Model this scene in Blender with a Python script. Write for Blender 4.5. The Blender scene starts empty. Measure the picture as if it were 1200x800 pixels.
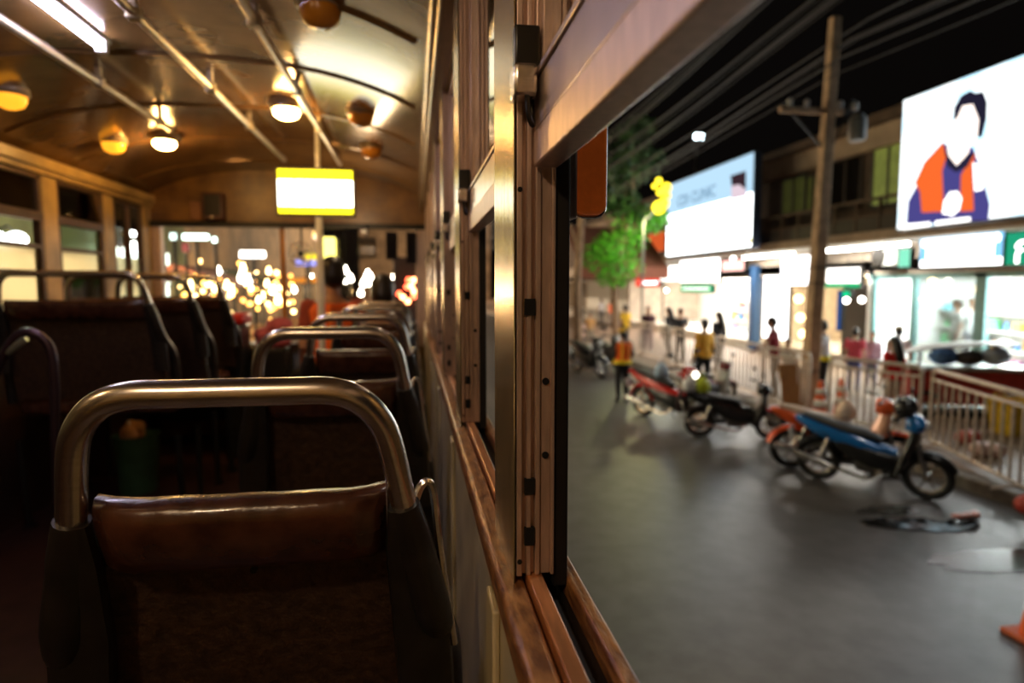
import bpy, bmesh, math, random
from mathutils import Vector, Matrix, Euler, noise
random.seed(7)
PI = math.pi
S = bpy.context.scene
COL = S.collection
H = 2.55                       # eye height above the road
F = 750.0                      # focal length in pixels of the 1200 px frame
YAW, PITCH = math.radians(8.72), math.radians(4.95)

# ------------------------------------------------------------------ camera
cam_d = bpy.data.cameras.new('camera')
cam = bpy.data.objects.new('camera', cam_d); COL.objects.link(cam)
cam.location = (0, 0, H)
cam.rotation_euler = (PI/2 - PITCH, 0, -YAW)
cam_d.sensor_width = 36; cam_d.lens = 36*F/1200
cam_d.clip_start = 0.02; cam_d.clip_end = 400
cam_d.dof.use_dof = True; cam_d.dof.focus_distance = 0.70; cam_d.dof.aperture_fstop = 3.5
S.camera = cam
RC = Euler((PI/2 - PITCH, 0, -YAW)).to_matrix()
def ray(px, py): return RC @ Vector(((px-600)/F, (400-py)/F, -1))
def atZ(px, py, z):
    d = ray(px, py); t = (z-H)/d.z; return Vector((0, 0, H)) + d*t
def atX(px, py, x):
    d = ray(px, py); return Vector((0, 0, H)) + d*(x/d.x)
def atY(px, py, y):
    d = ray(px, py); return Vector((0, 0, H)) + d*(y/d.y)

# --------------------------------------------------------------- materials
MATS = {}
def mat(name, col, rough=0.5, metal=0.0, var=0.15, scale=12.0, bump=0.0, emit=0.0, coat=0.0, spec=0.5, ecol=None, col2=None, trans=0.0, alpha=1.0, stretch=None, bscale=None, detail=5):
    if name in MATS: return MATS[name]
    m = bpy.data.materials.new(name); m.use_nodes = True
    nt = m.node_tree; b = nt.nodes['Principled BSDF']
    c = (*col, 1)
    b.inputs['Roughness'].default_value = rough; b.inputs['Metallic'].default_value = metal
    b.inputs['Specular IOR Level'].default_value = spec
    b.inputs['Coat Weight'].default_value = coat
    b.inputs['Transmission Weight'].default_value = trans
    b.inputs['Alpha'].default_value = alpha
    tc = nt.nodes.new('ShaderNodeTexCoord')
    src = tc.outputs['Object']
    if stretch:
        mp = nt.nodes.new('ShaderNodeMapping'); mp.inputs['Scale'].default_value = stretch
        nt.links.new(src, mp.inputs[0]); src = mp.outputs[0]
    nz = nt.nodes.new('ShaderNodeTexNoise'); nz.inputs['Scale'].default_value = scale; nz.inputs['Detail'].default_value = detail
    nt.links.new(src, nz.inputs['Vector'])
    rp = nt.nodes.new('ShaderNodeValToRGB')
    c2 = (*col2, 1) if col2 else tuple(max(0, v*(1-var)) for v in col) + (1,)
    c1 = c if col2 else tuple(min(1, v*(1+var)) for v in col) + (1,)
    rp.color_ramp.elements[0].position = 0.35; rp.color_ramp.elements[1].position = 0.65
    rp.color_ramp.elements[0].color = c2; rp.color_ramp.elements[1].color = c1
    nt.links.new(nz.outputs['Fac'], rp.inputs[0]); nt.links.new(rp.outputs[0], b.inputs['Base Color'])
    if bump:
        bp = nt.nodes.new('ShaderNodeBump'); bp.inputs['Strength'].default_value = bump; bp.inputs['Distance'].default_value = 0.01
        n2 = nz
        if bscale:
            n2 = nt.nodes.new('ShaderNodeTexNoise'); n2.inputs['Scale'].default_value = bscale; n2.inputs['Detail'].default_value = 3
            nt.links.new(src, n2.inputs['Vector'])
        nt.links.new(n2.outputs['Fac'], bp.inputs['Height']); nt.links.new(bp.outputs[0], b.inputs['Normal'])
    if emit:
        b.inputs['Emission Color'].default_value = (*(ecol or col), 1); b.inputs['Emission Strength'].default_value = emit
    MATS[name] = m
    return m
def glow(name, col, strength):
    """a lit surface: lamp tube, bulb, backlit sign"""
    if name in MATS: return MATS[name]
    m = bpy.data.materials.new(name); m.use_nodes = True; nt = m.node_tree; nt.nodes.clear()
    e = nt.nodes.new('ShaderNodeEmission'); e.inputs[0].default_value = (*col, 1); e.inputs[1].default_value = strength
    o = nt.nodes.new('ShaderNodeOutputMaterial'); nt.links.new(e.outputs[0], o.inputs[0])
    MATS[name] = m; return m
def thin_glass(name, tint, boost=1.0, frost=0.0, fcol=(.8, .8, .7)):
    if name in MATS: return MATS[name]
    m = bpy.data.materials.new(name); m.use_nodes = True; nt = m.node_tree; nt.nodes.clear(); N = nt.nodes.new
    t = N('ShaderNodeBsdfTransparent'); t.inputs[0].default_value = (*tint, 1)
    g = N('ShaderNodeBsdfGlossy'); g.inputs['Roughness'].default_value = 0.03
    fr = N('ShaderNodeFresnel'); fr.inputs[0].default_value = 1.5
    mu = N('ShaderNodeMath'); mu.operation = 'MULTIPLY'; mu.inputs[1].default_value = boost; mu.use_clamp = True
    mx = N('ShaderNodeMixShader'); o = N('ShaderNodeOutputMaterial')
    nt.links.new(fr.outputs[0], mu.inputs[0]); nt.links.new(mu.outputs[0], mx.inputs[0])
    nt.links.new(t.outputs[0], mx.inputs[1]); nt.links.new(g.outputs[0], mx.inputs[2])
    last = mx
    if frost:
        r = N('ShaderNodeBsdfRefraction'); r.inputs['Roughness'].default_value = 0.4; r.inputs['IOR'].default_value = 1.02; r.inputs[0].default_value = (*fcol, 1)
        tr = N('ShaderNodeBsdfTranslucent'); tr.inputs[0].default_value = (*fcol, 1)
        a = N('ShaderNodeMixShader'); a.inputs[0].default_value = 0.45; nt.links.new(r.outputs[0], a.inputs[1]); nt.links.new(tr.outputs[0], a.inputs[2])
        m2 = N('ShaderNodeMixShader'); m2.inputs[0].default_value = frost
        nt.links.new(mx.outputs[0], m2.inputs[1]); nt.links.new(a.outputs[0], m2.inputs[2]); last = m2
    nt.links.new(last.outputs[0], o.inputs[0]); MATS[name] = m; return m

# ------------------------------------------------------------ mesh builder
def wm(o):
    m = o.matrix_basis.copy()
    return wm(o.parent) @ m if o.parent else m
class MB:
    def __init__(s): s.bm = bmesh.new()
    def face(s, vs):
        try: return s.bm.faces.new(vs)
        except ValueError: return None
    def box(s, c, d, rot=None):
        vs = []
        for x in (-.5, .5):
            for y in (-.5, .5):
                for z in (-.5, .5):
                    p = Vector((x*d[0], y*d[1], z*d[2]))
                    if rot is not None: p = rot @ p
                    vs.append(s.bm.verts.new(p + Vector(c)))
        for f in ((0,1,3,2),(4,6,7,5),(0,4,5,1),(2,3,7,6),(0,2,6,4),(1,5,7,3)): s.face([vs[i] for i in f])
        return s
    def span(s, x0, x1, y0, y1, z0, z1): return s.box(((x0+x1)/2, (y0+y1)/2, (z0+z1)/2), (abs(x1-x0), abs(y1-y0), abs(z1-z0)))
    def rings(s, rings, cap=True, closed=False):
        R = [[s.bm.verts.new(p) for p in r] for r in rings]
        n = len(R[0]); m = len(R)
        for i in range(m if closed else m-1):
            a, b = R[i], R[(i+1) % m]
            for k in range(n): s.face([a[k], a[(k+1) % n], b[(k+1) % n], b[k]])
        if cap and not closed:
            s.face(list(reversed(R[0]))); s.face(R[-1])
        return s
    def tube(s, pts, r, n=10, closed=False, cap=True, flat=1.0):
        pts = [Vector(p) for p in pts]; m = len(pts)
        rs = r if isinstance(r, (list, tuple)) else [r]*m
        up = None; rings = []
        for i in range(m):
            a = pts[i-1] if (i or closed) else pts[i]; b = pts[(i+1) % m] if (i < m-1 or closed) else pts[i]
            t = (b-a)
            t = t.normalized() if t.length > 1e-9 else Vector((0, 0, 1))
            if up is None: up = Vector((0, 0, 1)) if abs(t.z) < .9 else Vector((1, 0, 0))
            u = (up - t*up.dot(t))
            u = u.normalized() if u.length > 1e-6 else t.orthogonal().normalized()
            v = t.cross(u); up = u
            rings.append([pts[i] + (u*math.cos(2*PI*k/n)*flat + v*math.sin(2*PI*k/n))*rs[i] for k in range(n)])
        return s.rings(rings, cap, closed)
    def limb(s, pts, rs, n=10):
        """tapered limb with rounded ends"""
        pts = [Vector(p) for p in pts]
        a = (pts[0]-pts[1]).normalized(); b = (pts[-1]-pts[-2]).normalized()
        P = [pts[0]+a*rs[0]*.9, pts[0]+a*rs[0]*.6] + pts + [pts[-1]+b*rs[-1]*.6, pts[-1]+b*rs[-1]*.9]
        R = [rs[0]*.35, rs[0]*.8] + list(rs) + [rs[-1]*.8, rs[-1]*.35]
        return s.tube(P, R, n)
    def lathe(s, prof, c=(0,0,0), axis='Z', n=24, cap=True, rot=None):
        rings = []
        for r, h in prof:
            rg = []
            for k in range(n):
                a = 2*PI*k/n; x, y = r*math.cos(a), r*math.sin(a)
                p = Vector({'Z': (x, y, h), 'Y': (x, h, y), 'X': (h, x, y)}[axis])
                if rot is not None: p = rot @ p
                rg.append(p + Vector(c))
            rings.append(rg)
        return s.rings(rings, cap)
    def ell(s, c, r, n=16, m=10, rot=None):
        prof = [(math.sin(PI*i/m), -math.cos(PI*i/m)) for i in range(m+1)]
        prof[0] = (.02, -1); prof[-1] = (.02, 1)
        rings = []
        for q, h in prof:
            rg = []
            for k in range(n):
                p = Vector((r[0]*q*math.cos(2*PI*k/n), r[1]*q*math.sin(2*PI*k/n), r[2]*h))
                if rot is not None: p = rot @ p
                rg.append(p + Vector(c))
            rings.append(rg)
        return s.rings(rings)
    def torus(s, c, R, r, axis='Y', n=28, m=10):
        pts = []
        for k in range(n):
            a = 2*PI*k/n; x, y = R*math.cos(a), R*math.sin(a)
            pts.append(Vector(c) + Vector({'Y': (x, 0, y), 'Z': (x, y, 0), 'X': (0, x, y)}[axis]))
        return s.tube(pts, r, m, closed=True)
    def prism(s, poly, vec):
        """flat polygon (3-D points) pushed along vec"""
        a = [s.bm.verts.new(Vector(p)) for p in poly]; b = [s.bm.verts.new(Vector(p)+Vector(vec)) for p in poly]
        n = len(a); s.face(list(reversed(a))); s.face(b)
        for k in range(n): s.face([a[k], a[(k+1) % n], b[(k+1) % n], b[k]])
        return s
    def loft(s, secs, axis='X', n=14, p=2.4):
        """superellipse sections: (pos, c1, c2, r1, r2); axis X -> c=(y,z), Z -> c=(x,y)"""
        rings = []
        for pos, c1, c2, r1, r2 in secs:
            rg = []
            for k in range(n):
                a = 2*PI*k/n; ca, sa = math.cos(a), math.sin(a)
                u = c1 + r1*math.copysign(abs(ca)**(2/p), ca); v = c2 + r2*math.copysign(abs(sa)**(2/p), sa)
                rg.append(Vector((pos, u, v)) if axis == 'X' else Vector((u, v, pos)))
            rings.append(rg)
        return s.rings(rings)
    def build(s, name, m, parent=None, world=False, bevel=0, sub=0, flatshade=False, ang=40, remesh=0, kind=None, solid=0):
        bmesh.ops.recalc_face_normals(s.bm, faces=s.bm.faces[:])
        me = bpy.data.meshes.new(name)
        off = Vector((0, 0, 0))
        if parent is None:
            xs = [v.co for v in s.bm.verts]
            off = Vector(((min(p.x for p in xs)+max(p.x for p in xs))/2, (min(p.y for p in xs)+max(p.y for p in xs))/2, min(p.z for p in xs)))
            bmesh.ops.translate(s.bm, verts=s.bm.verts[:], vec=-off)
        elif world:
            bmesh.ops.transform(s.bm, matrix=wm(parent).inverted(), verts=s.bm.verts[:])
        s.bm.to_mesh(me); s.bm.free()
        if not flatshade:
            me.polygons.foreach_set('use_smooth', [True]*len(me.polygons))
            me.set_sharp_from_angle(angle=math.radians(ang))
        o = bpy.data.objects.new(name, me); COL.objects.link(o); o.location = off
        me.materials.append(m)
        if parent: o.parent = parent
        if solid:
            d = o.modifiers.new('solid', 'SOLIDIFY'); d.thickness = solid; d.offset = 0
        if remesh:
            d = o.modifiers.new('r', 'REMESH'); d.mode = 'VOXEL'; d.voxel_size = remesh; d.use_smooth_shade = True
            d = o.modifiers.new('s', 'SMOOTH'); d.factor = .5; d.iterations = 3
        if bevel:
            d = o.modifiers.new('b', 'BEVEL'); d.width = bevel; d.segments = 2; d.limit_method = 'ANGLE'; d.harden_normals = False
        if sub:
            d = o.modifiers.new('u', 'SUBSURF'); d.levels = sub; d.render_levels = sub
        if kind: o['kind'] = kind
        return o
def thing(name, label, cat, loc=(0,0,0), rz=0, group=None):
    o = bpy.data.objects.new(name, None); COL.objects.link(o); o.empty_display_size = .1
    o.location = loc; o.rotation_euler = (0, 0, rz); o['label'] = label; o['category'] = cat
    if group: o['group'] = group
    return o
def tag(o, label, cat, group=None):
    o['label'] = label; o['category'] = cat
    if group: o['group'] = group
    return o
def dup(o, parent=None):
    c = o.copy(); COL.objects.link(c)
    if parent: c.parent = parent
    for ch in list(o.children): dup(ch, c)
    return c
def struct(o): o['kind'] = 'structure'; return o
def lamp(name, kind, loc, energy, col, size=.05, rot=None, spot=None, sy=None):
    d = bpy.data.lights.new(name, kind); d.energy = energy; d.color = col
    if kind == 'AREA':
        d.size = size
        if sy: d.shape = 'RECTANGLE'; d.size_y = sy
    else: d.shadow_soft_size = size
    if spot: d.spot_size = spot; d.spot_blend = .6
    o = bpy.data.objects.new(name, d); COL.objects.link(o); o.location = loc
    if rot: o.rotation_euler = rot
    return o
def curvepts(ctrl, n=8, closed=False):
    """Catmull-Rom through control points"""
    P = [Vector(p) for p in ctrl]; out = []; m = len(P)
    for i in range(m-1):
        p0 = P[i-1] if i else P[i]*2-P[i+1]; p1, p2 = P[i], P[i+1]; p3 = P[i+2] if i+2 < m else P[i+1]*2-P[i]
        for k in range(n):
            t = k/n
            out.append(.5*((2*p1) + (p2-p0)*t + (2*p0-5*p1+4*p2-p3)*t*t + (3*p1-p0-3*p2+p3)*t**3))
    out.append(P[-1]); return out
def text_mesh(txt, size, m, parent, mx, name='lettering', depth=.004, width=None):
    """lettering as a mesh; mx places it (text runs along local X, up local Y)"""
    cu = bpy.data.curves.new('t', 'FONT'); cu.body = txt; cu.size = size; cu.align_x = 'CENTER'; cu.align_y = 'CENTER'; cu.extrude = depth
    t = bpy.data.objects.new('t', cu); COL.objects.link(t)
    bpy.context.view_layer.update()
    me = bpy.data.meshes.new_from_object(t.evaluated_get(bpy.context.evaluated_depsgraph_get()))
    bpy.data.objects.remove(t)
    me.materials.clear(); me.materials.append(m)
    if width:
        xs = [v.co.x for v in me.vertices]; me.transform(Matrix.Diagonal((width/(max(xs)-min(xs)), 1, 1, 1)))
    me.transform(wm(parent).inverted() @ mx)
    o = bpy.data.objects.new(name, me); COL.objects.link(o); o.parent = parent
    return o

# ------------------------------------------------------------ shared looks
chrome = mat('brushed_steel', (.70, .66, .62), .26, 1.0, .08, 40, .02, stretch=(1, 1, 8))
alu = mat('brown_aluminium', (.60, .45, .38), .40, .55, .13, 25, .05, stretch=(6, 6, 1))
alu_pink = mat('sash_aluminium', (.50, .40, .36), .30, .7, .12, 15, .02)
rubber = mat('black_rubber', (.006, .005, .005), .6, 0, .2, 30)
brass = mat('golden_post', (.36, .27, .14), .25, .7, .3, 14, .06, stretch=(8, 8, 1))
wood_o = mat('worn_orange_sill', (.40, .19, .075), .32, .2, .5, 38, .3, col2=(.13, .05, .025), stretch=(3, .8, 3))
wood_t = mat('orange_track', (.48, .20, .085), .3, .4, .3, 20, .06, stretch=(4, .6, 4))
cream_w = mat('olive_cream_panel', (.46, .41, .28), .30, .1, .25, 6, .03)
amberw = mat('varnished_cream_panel', (.42, .27, .09), .35, .0, .3, 5, .04)
ceil_m = mat('glossy_cream_ceiling', (.20, .108, .038), .17, .25, .3, 3.5, .06, stretch=(1, 1.6, 1), bscale=2.6)
floor_m = mat('dark_floor', (.030, .012, .010), .45, 0, .3, 12, .1)
leather = mat('brown_leather', (.060, .022, .012), .27, 0, .35, 28, .25, coat=.2)
backpan = mat('rough_brown_vinyl', (.040, .020, .011), .5, 0, .35, 60, .6)
sleeve_m = mat('black_vinyl_sleeve', (.012, .010, .009), .4, 0, .3, 30, .12)
darkmetal = mat('dark_metal', (.02, .018, .016), .4, .6)
black_pl = mat('black_plastic', (.008, .008, .008), .3, 0)
white_pl = mat('white_plastic', (.75, .74, .70), .4, 0, .06)
bright_w = glow('lamp_white', (.9, .95, 1.0), 14)
# =========================================================== the bus shell
XL, XR = -2.0, .083            # inner faces of the two side walls
YB, YF = -1.5, 5.4             # rear wall, windscreen
FL = H - 1.20                  # bus floor
def Z(r): return H + r
def zc(x):
    u = abs((x-(XL+.09)/2)/((.09-XL)/2)); u = min(1, u)
    return H + .70 + .20*(1-u**3.0)

struct(MB().span(XL-.05, .15, YB, YF+.3, FL-.08, FL).build('floor', floor_m))
# ceiling: one curved sheet with thickness
mb = MB(); N = 28; rows = []
for y in [YB + (YF+.1-YB)*j/40 for j in range(41)]:
    rows.append([Vector((XL + (.09-XL)*i/N, y, zc(XL + (.09-XL)*i/N))) for i in range(N+1)])
top = []
for r in rows: top.append([p + Vector((0, 0, .05)) for p in reversed(r)])
mb.rings([r+t for r, t in zip(rows, top)])
struct(mb.build('ceiling', ceil_m, ang=60))
for k in range(9):                                  # ribs over the sheet joints
    y = -.9 + .72*k + .06
    pts = [Vector((XL + (.09-XL)*i/N, y, zc(XL + (.09-XL)*i/N)-.004)) for i in range(1, N)]
    struct(MB().tube(pts, .014, 6, flat=.5).build('trim_%d' % (k+1), ceil_m))
# cove trims along both sides
struct(MB().span(XL, XL+.05, YB, YF, Z(.63), Z(.69)).span(XL, XL+.03, YB, YF, Z(.60), Z(.63)).build('trim_20', amberw, bevel=.006))
struct(MB().span(.045, .115, YB, YF, Z(.63), Z(.70)).span(.06, .115, YB, YF, Z(.60), Z(.63)).build('trim_21', brass, bevel=.008))
# ---- right wall: panel below, sill, header
WP = .72
posts = [.60 + WP*k for k in range(-3, 7)]          # near face of every window post
struct(MB().span(XR, .16, YB, YF, FL, Z(-.315)).build('wall_right', cream_w, bevel=.004))
pn = MB()
for y in posts: pn.span(XR-.008, XR, y+.02, y+.08, FL+.03, Z(-.33))
struct(pn.build('trim_22', cream_w, bevel=.003))
# sill: rounded orange lip, raised track, trough, outer lip
sill = thing('window_sill', 'long worn orange-brown window sill under the right-hand bus windows', 'window sill', (XR, 1.9, Z(-.32)))
sill['kind'] = 'structure'
MB().span(XR-.004, XR+.024, YB, YF, Z(-.325), Z(-.292)).build('sill_board', wood_o, sill, True, bevel=.007)
MB().span(XR+.0245, XR+.040, YB, YF, Z(-.32), Z(-.285)).build('sill_track', wood_t, sill, True, bevel=.002)
MB().span(XR+.040, .148, YB, YF, Z(-.325), Z(-.312)).build('sill_trough', rubber, sill, True)
MB().span(.148, .162, YB, YF, Z(-.33), Z(-.29)).build('sill_lip', wood_o, sill, True, bevel=.003)
struct(MB().span(.062, .16, YB, YF, Z(.60), Z(.72)).build('wall_right_header', amberw, bevel=.004))
# ---- window posts with their aluminium channels (all alike)
slot = mat('slot_black', (.003, .003, .003), .9)
def make_post(y, first):
    st = MB().span(XR+.0106, XR+.0120, y, y+.145, Z(-.292), Z(.62)).span(XR+.0120, .15, y+.10, y+.145, Z(-.292), Z(.62)).build('window_post', brass, bevel=.003)
    st['kind'] = 'structure'
    ch = MB()
    x0 = XR+.0136
    for dx, w, dy in ((.000, .0055, 0), (.0055, .0045, .006), (.010, .0045, .001), (.0145, .004, .007), (.0185, .005, .001), (.0240, .010, .004), (.0340, .0035, 0)):
        ch.span(x0+dx, x0+dx+w, y+dy, y+.12, Z(-.285), Z(.62))
    c = ch.build('channel', alu, st, True, bevel=.0008)
    MB().span(x0+.0376, .149, y+.004, y+.12, Z(-.30), Z(.62)).build('weather_strip', rubber, st, True, bevel=.002)
    if first:
        sl = MB()
        for zz, hh in ((-.02, .016), (-.195, .016), (-.245, .018)):
            sl.span(x0+.008, x0+.018, y-.0006, y+.004, Z(zz-hh/2), Z(zz+hh/2))
        sl.build('slot', slot, c, True)
        hl = MB()
        for zz in (-.092, -.165): hl.lathe([(.0035, y+.0022), (.0035, y+.004)], (x0+.029, 0, Z(zz)), 'Y', 12)
        for zz in (.09, .21, -.27): hl.lathe([(.0025, y-.001), (.0025, y+.004)], (x0+.003, 0, Z(zz)), 'Y', 10)
        hl.build('screw_hole', slot, c, True)
    return st
glass_c = thin_glass('window_glass', (.75, .72, .66), 2.2)
for k, y in enumerate(posts):
    make_post(y, y < 2.9 and y > 0)
for k, y in enumerate(posts[:-1]):
    a, b = y+.145, posts[k+1]
    w = bpy.data.objects.new('window_%d' % (k+1), None); COL.objects.link(w); w.location = (.115, (a+b)/2, Z(-.29)); w['kind'] = 'structure'
    fx = XR+.030
    # raised sash: bottom rail with ridge, stiles, top rail
    rail = MB().span(fx, fx+.022, a+.002, b-.002, Z(.143), Z(.192)).span(fx-.003, fx, a+.002, b-.002, Z(.186), Z(.192))
    sh = rail.build('sash_rail', alu_pink, w, True, bevel=.001)
    MB().span(fx-.0012, fx+.022, a+.003, b-.003, Z(.110), Z(.1425)).build('sash_lip', alu, sh, True, bevel=.002)
    MB().span(fx+.004, fx+.024, a+.002, a+.022, Z(.192), Z(.60)).span(fx+.004, fx+.024, b-.022, b-.002, Z(.192), Z(.60)).span(fx+.004, fx+.024, a+.022, b-.022, Z(.578), Z(.60)).build('sash_frame', alu, w, True, bevel=.001)
    MB().span(fx+.012, fx+.016, a+.022, b-.022, Z(.192), Z(.578)).build('pane', glass_c, w, True)
    # spring latch at the far end of the rail
    lt = MB().span(fx-.024, fx-.0035, b-.034, b-.004, Z(.166), Z(.194)).build('latch', chrome, w, True, bevel=.003)
    MB().span(fx-.021, fx+.002, b-.018, b-.003, Z(.190), Z(.232)).build('latch_plate', black_pl, lt, True, bevel=.002)
    MB().tube(curvepts([(fx-.012, b-.030, Z(.168)), (fx-.011, b-.032, Z(.150)), (fx-.007, b-.028, Z(.142)), (fx-.005, b-.018, Z(.150)), (fx-.005, b-.014, Z(.168))], 5), .0025, 6).build('latch_pull', darkmetal, lt, True)
# ---- left wall
struct(MB().span(XL-.05, XL, YB, YF, FL, Z(-.32)).build('wall_left', mat('dark_brown_panel', (.035, .016, .010), .5, 0, .3, 5)))
struct(MB().span(XL-.05, XL+.004, YB, YF, Z(.60), Z(.72)).build('wall_left_header', amberw))
glass_l = thin_glass('left_clear_glass', (.45, .55, .42), 1.2)
glass_f = thin_glass('left_dusty_glass', (.8, .8, .7), 1.0, .75, (.95, .86, .66))
glass_g = thin_glass('left_greenish_dusty_glass', (.7, .8, .7), 1.0, .6, (.70, .80, .62))
brownf = mat('brown_window_frame', (.10, .055, .025), .4, .3)
lp = [(-1.5, -.75), (-.65, .1), (.2, .95), (1.05, 1.8), (1.9, 2.65), (2.75, 3.88), (4.03, 4.58), (4.72, 5.20)]
wl = MB()
for k in range(len(lp)-1): wl.span(XL-.045, XL+.012, lp[k][1], lp[k+1][0], Z(-.32), Z(.60))
wl.span(XL-.045, XL+.012, 5.20, YF+.02, Z(-.9), Z(.60))
struct(wl.build('wall_left_posts', amberw, bevel=.004))
for k, (a, b) in enumerate(lp):
    w = bpy.data.objects.new('window_%d' % (k+20), None); COL.objects.link(w); w.location = (XL, (a+b)/2, Z(-.3)); w['kind'] = 'structure'
    f = MB()
    for (y0, y1, z0, z1) in ((a, a+.03, -.3, .6), (b-.03, b, -.3, .6), (a, b, .575, .6), (a, b, -.32, -.29)): f.span(XL-.03, XL+.008, y0, y1, Z(z0), Z(z1))
    if k < 7:
        f.span(XL-.03, XL+.012, a, b, Z(.35), Z(.40)); f.span(XL-.02, XL+.006, a, b, Z(.20), Z(.225)); f.span(XL-.03, XL+.012, a, b, Z(.06), Z(.085))
    else: f.span(XL-.03, XL+.012, (a+b)/2-.012, (a+b)/2+.012, Z(-.3), Z(.6))
    f.build('window_frame', brownf, w, True, bevel=.003)
    if k == 6: MB().prism([(XL+.010, b-.14, Z(.60)), (XL+.010, b, Z(.60)), (XL+.010, b, Z(.36))], (-.03, 0, 0)).build('corner_plate', brownf, w, True)
    if k >= 4:
        MB().span(XL-.014, XL-.010, a+.03, b-.03, Z(.40), Z(.575)).build('pane', glass_l, w, True)
        if k == 5: MB().span(XL-.014, XL-.010, a+.03, b-.03, Z(-.29), Z(.20)).build('pane', glass_f, w, True)
        elif k == 6:
            MB().span(XL-.014, XL-.010, a+.03, b-.03, Z(.225), Z(.35)).build('pane', glass_g, w, True)
            MB().span(XL-.014, XL-.010, a+.03, b-.03, Z(.085), Z(.20)).build('pane', glass_f, w, True)
            MB().span(XL-.014, XL-.010, a+.03, b-.03, Z(-.29), Z(.06)).build('pane', glass_l, w, True)
        else: MB().span(XL-.014, XL-.010, a+.03, b-.03, Z(-.29), Z(.20)).build('pane', glass_f, w, True)
# ---- rear and front walls
struct(MB().span(XL-.05, .15, YB-.05, YB, FL, Z(.95)).build('wall_back', amberw))
fw = MB().span(XL-.05, .16, YF-.06, YF+.02, Z(.47), Z(.97)).span(XL-.05, .16, YF-.03, YF+.05, FL, Z(-.48))
struct(fw.build('wall_front', mat('front_header', (.24, .115, .022), .35, 0, .5, 5, .03, col2=(.10, .04, .01)), bevel=.01))
struct(MB().span(XL-.02, .1, YF-.09, YF-.06, Z(.455), Z(.50)).build('trim_23', darkmetal, bevel=.006))
struct(MB().span(XL-.02, XL+.07, YF-.05, YF+.03, Z(-.5), Z(.48)).span(.02, .12, YF-.05, YF+.03, Z(-.5), Z(.48)).build('wall_front_pillars', alu, bevel=.01))
ws = bpy.data.objects.new('window_40', None); COL.objects.link(ws); ws.location = (-1.05, YF, Z(-.48)); ws['kind'] = 'structure'
MB().span(XL, .06, YF-.004, YF+.004, Z(-.48), Z(.47)).build('pane', thin_glass('windscreen', (.92, .92, .9), .7), ws, True)
MB().span(-1.05, -1.01, YF-.02, YF+.02, Z(-.48), Z(.47)).build('divider', mat('orange_post', (.5, .19, .02), .4), ws, True, bevel=.004)
dash = tag(MB().loft([(Z(-1.0), -.97, 5.18, .98, .14), (Z(-.55), -.97, 5.18, .99, .15), (Z(-.44), -.97, 5.20, .97, .11)], 'Z', 28, 8).build('dashboard', black_pl), 'long black dashboard shelf under the bus windscreen', 'dashboard')

# ================================================= things fixed in the bus
# overhead grab rails
rail0 = None
brk = mat('rail_bracket', (.5, .42, .3), .35, .6)
RZ = .835
for x, y1, lab in ((-.486, 4.60, 'overhead steel grab rail nearest the right-hand windows'), (-.838, 4.52, 'middle overhead steel grab rail running down to the lit display'), (-1.272, 3.74, 'overhead steel grab rail nearest the white tube light')):
    t = thing('grab_rail', lab, 'handrail', (x, 0, Z(RZ)))
    MB().tube([(x, -.4+.2*i, Z(RZ)) for i in range(int((y1+.4)/.2)+1)] + [(x, y1, Z(RZ))], .0155, 12).build('rail', mat('rail_steel', (.62, .55, .45), .32, .75, .1, 20), t, True)
    for yy in (.6, 1.45, 2.2, 2.95, 3.6):
        MB().span(x-.010, x+.010, yy-.014, yy+.014, Z(RZ), zc(x)+.01).box((x, yy, Z(RZ)), (.040, .04, .040)).build('bracket', brk, t, True, bevel=.004)
# tube light
t = thing('tube_light', 'lit cold white fluorescent tube on the ceiling above the left rails', 'ceiling light', (-1.11, 1.85, zc(-1.11)))
zt = zc(-1.11)-.035
MB().span(-1.13, -1.09, 1.35, 2.65, zt+.02, zt+.05).build('housing', mat('tube_housing', (.25, .22, .2), .4), t, True, bevel=.006)
MB().tube([(-1.11, 1.40, zt), (-1.11, 2.60, zt)], .013, 14).build('tube', glow('tube_glow', (.80, .74, 1.0), 45), t, True)
for y in (1.39, 2.61): MB().box((-1.11, y, zt+.006), (.04, .025, .05)).build('end_socket', white_pl, t, True, bevel=.003)
# lit warm lamps (a bare bulb under a square reflector) and the amber domes
warm = glow('warm_bulb', (1, .60, .16), 60)
def warm_lamp(x, y, lab, e, col=(1, .52, .16)):
    z = zc(x)
    t = thing('ceiling_lamp', lab, 'ceiling light', (x, y, z), 0)
    MB().lathe([(.085, z+.004), (.09, z-.012), (.07, z-.03)], (x, y, 0), 'Z', 24).build('base', brk, t, True)
    MB().ell((x, y, z-.052), (.062, .062, .034)).build('bulb', warm, t, True)
    MB().torus((x, y, z-.034), .072, .008, 'Z').build('rim', chrome, t, True)
    lamp('bulb_light', 'POINT', (x, y, z-.115), e, col, .035)
warm_lamp(-.60, 3.33, 'lit warm ceiling lamp beside the right-hand grab rail', 6)
warm_lamp(-1.43, 4.10, 'lit warm ceiling lamp past the end of the left grab rail', 7)
warm_lamp(-.66, -.45, 'lit warm ceiling lamp behind the seat', 15, (1, .73, .50))
warm_lamp(-1.50, .35, 'lit warm ceiling lamp over the aisle near the rear', 5, (1, .70, .45))
domem = mat('amber_dome', (.75, .30, .03), .25, 0, .1, 8, coat=.5)
amb_on = mat('amber_dome_lit', (.9, .4, .03), .3, 0, .1, 8, emit=1.6, ecol=(1, .38, .02))
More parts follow.
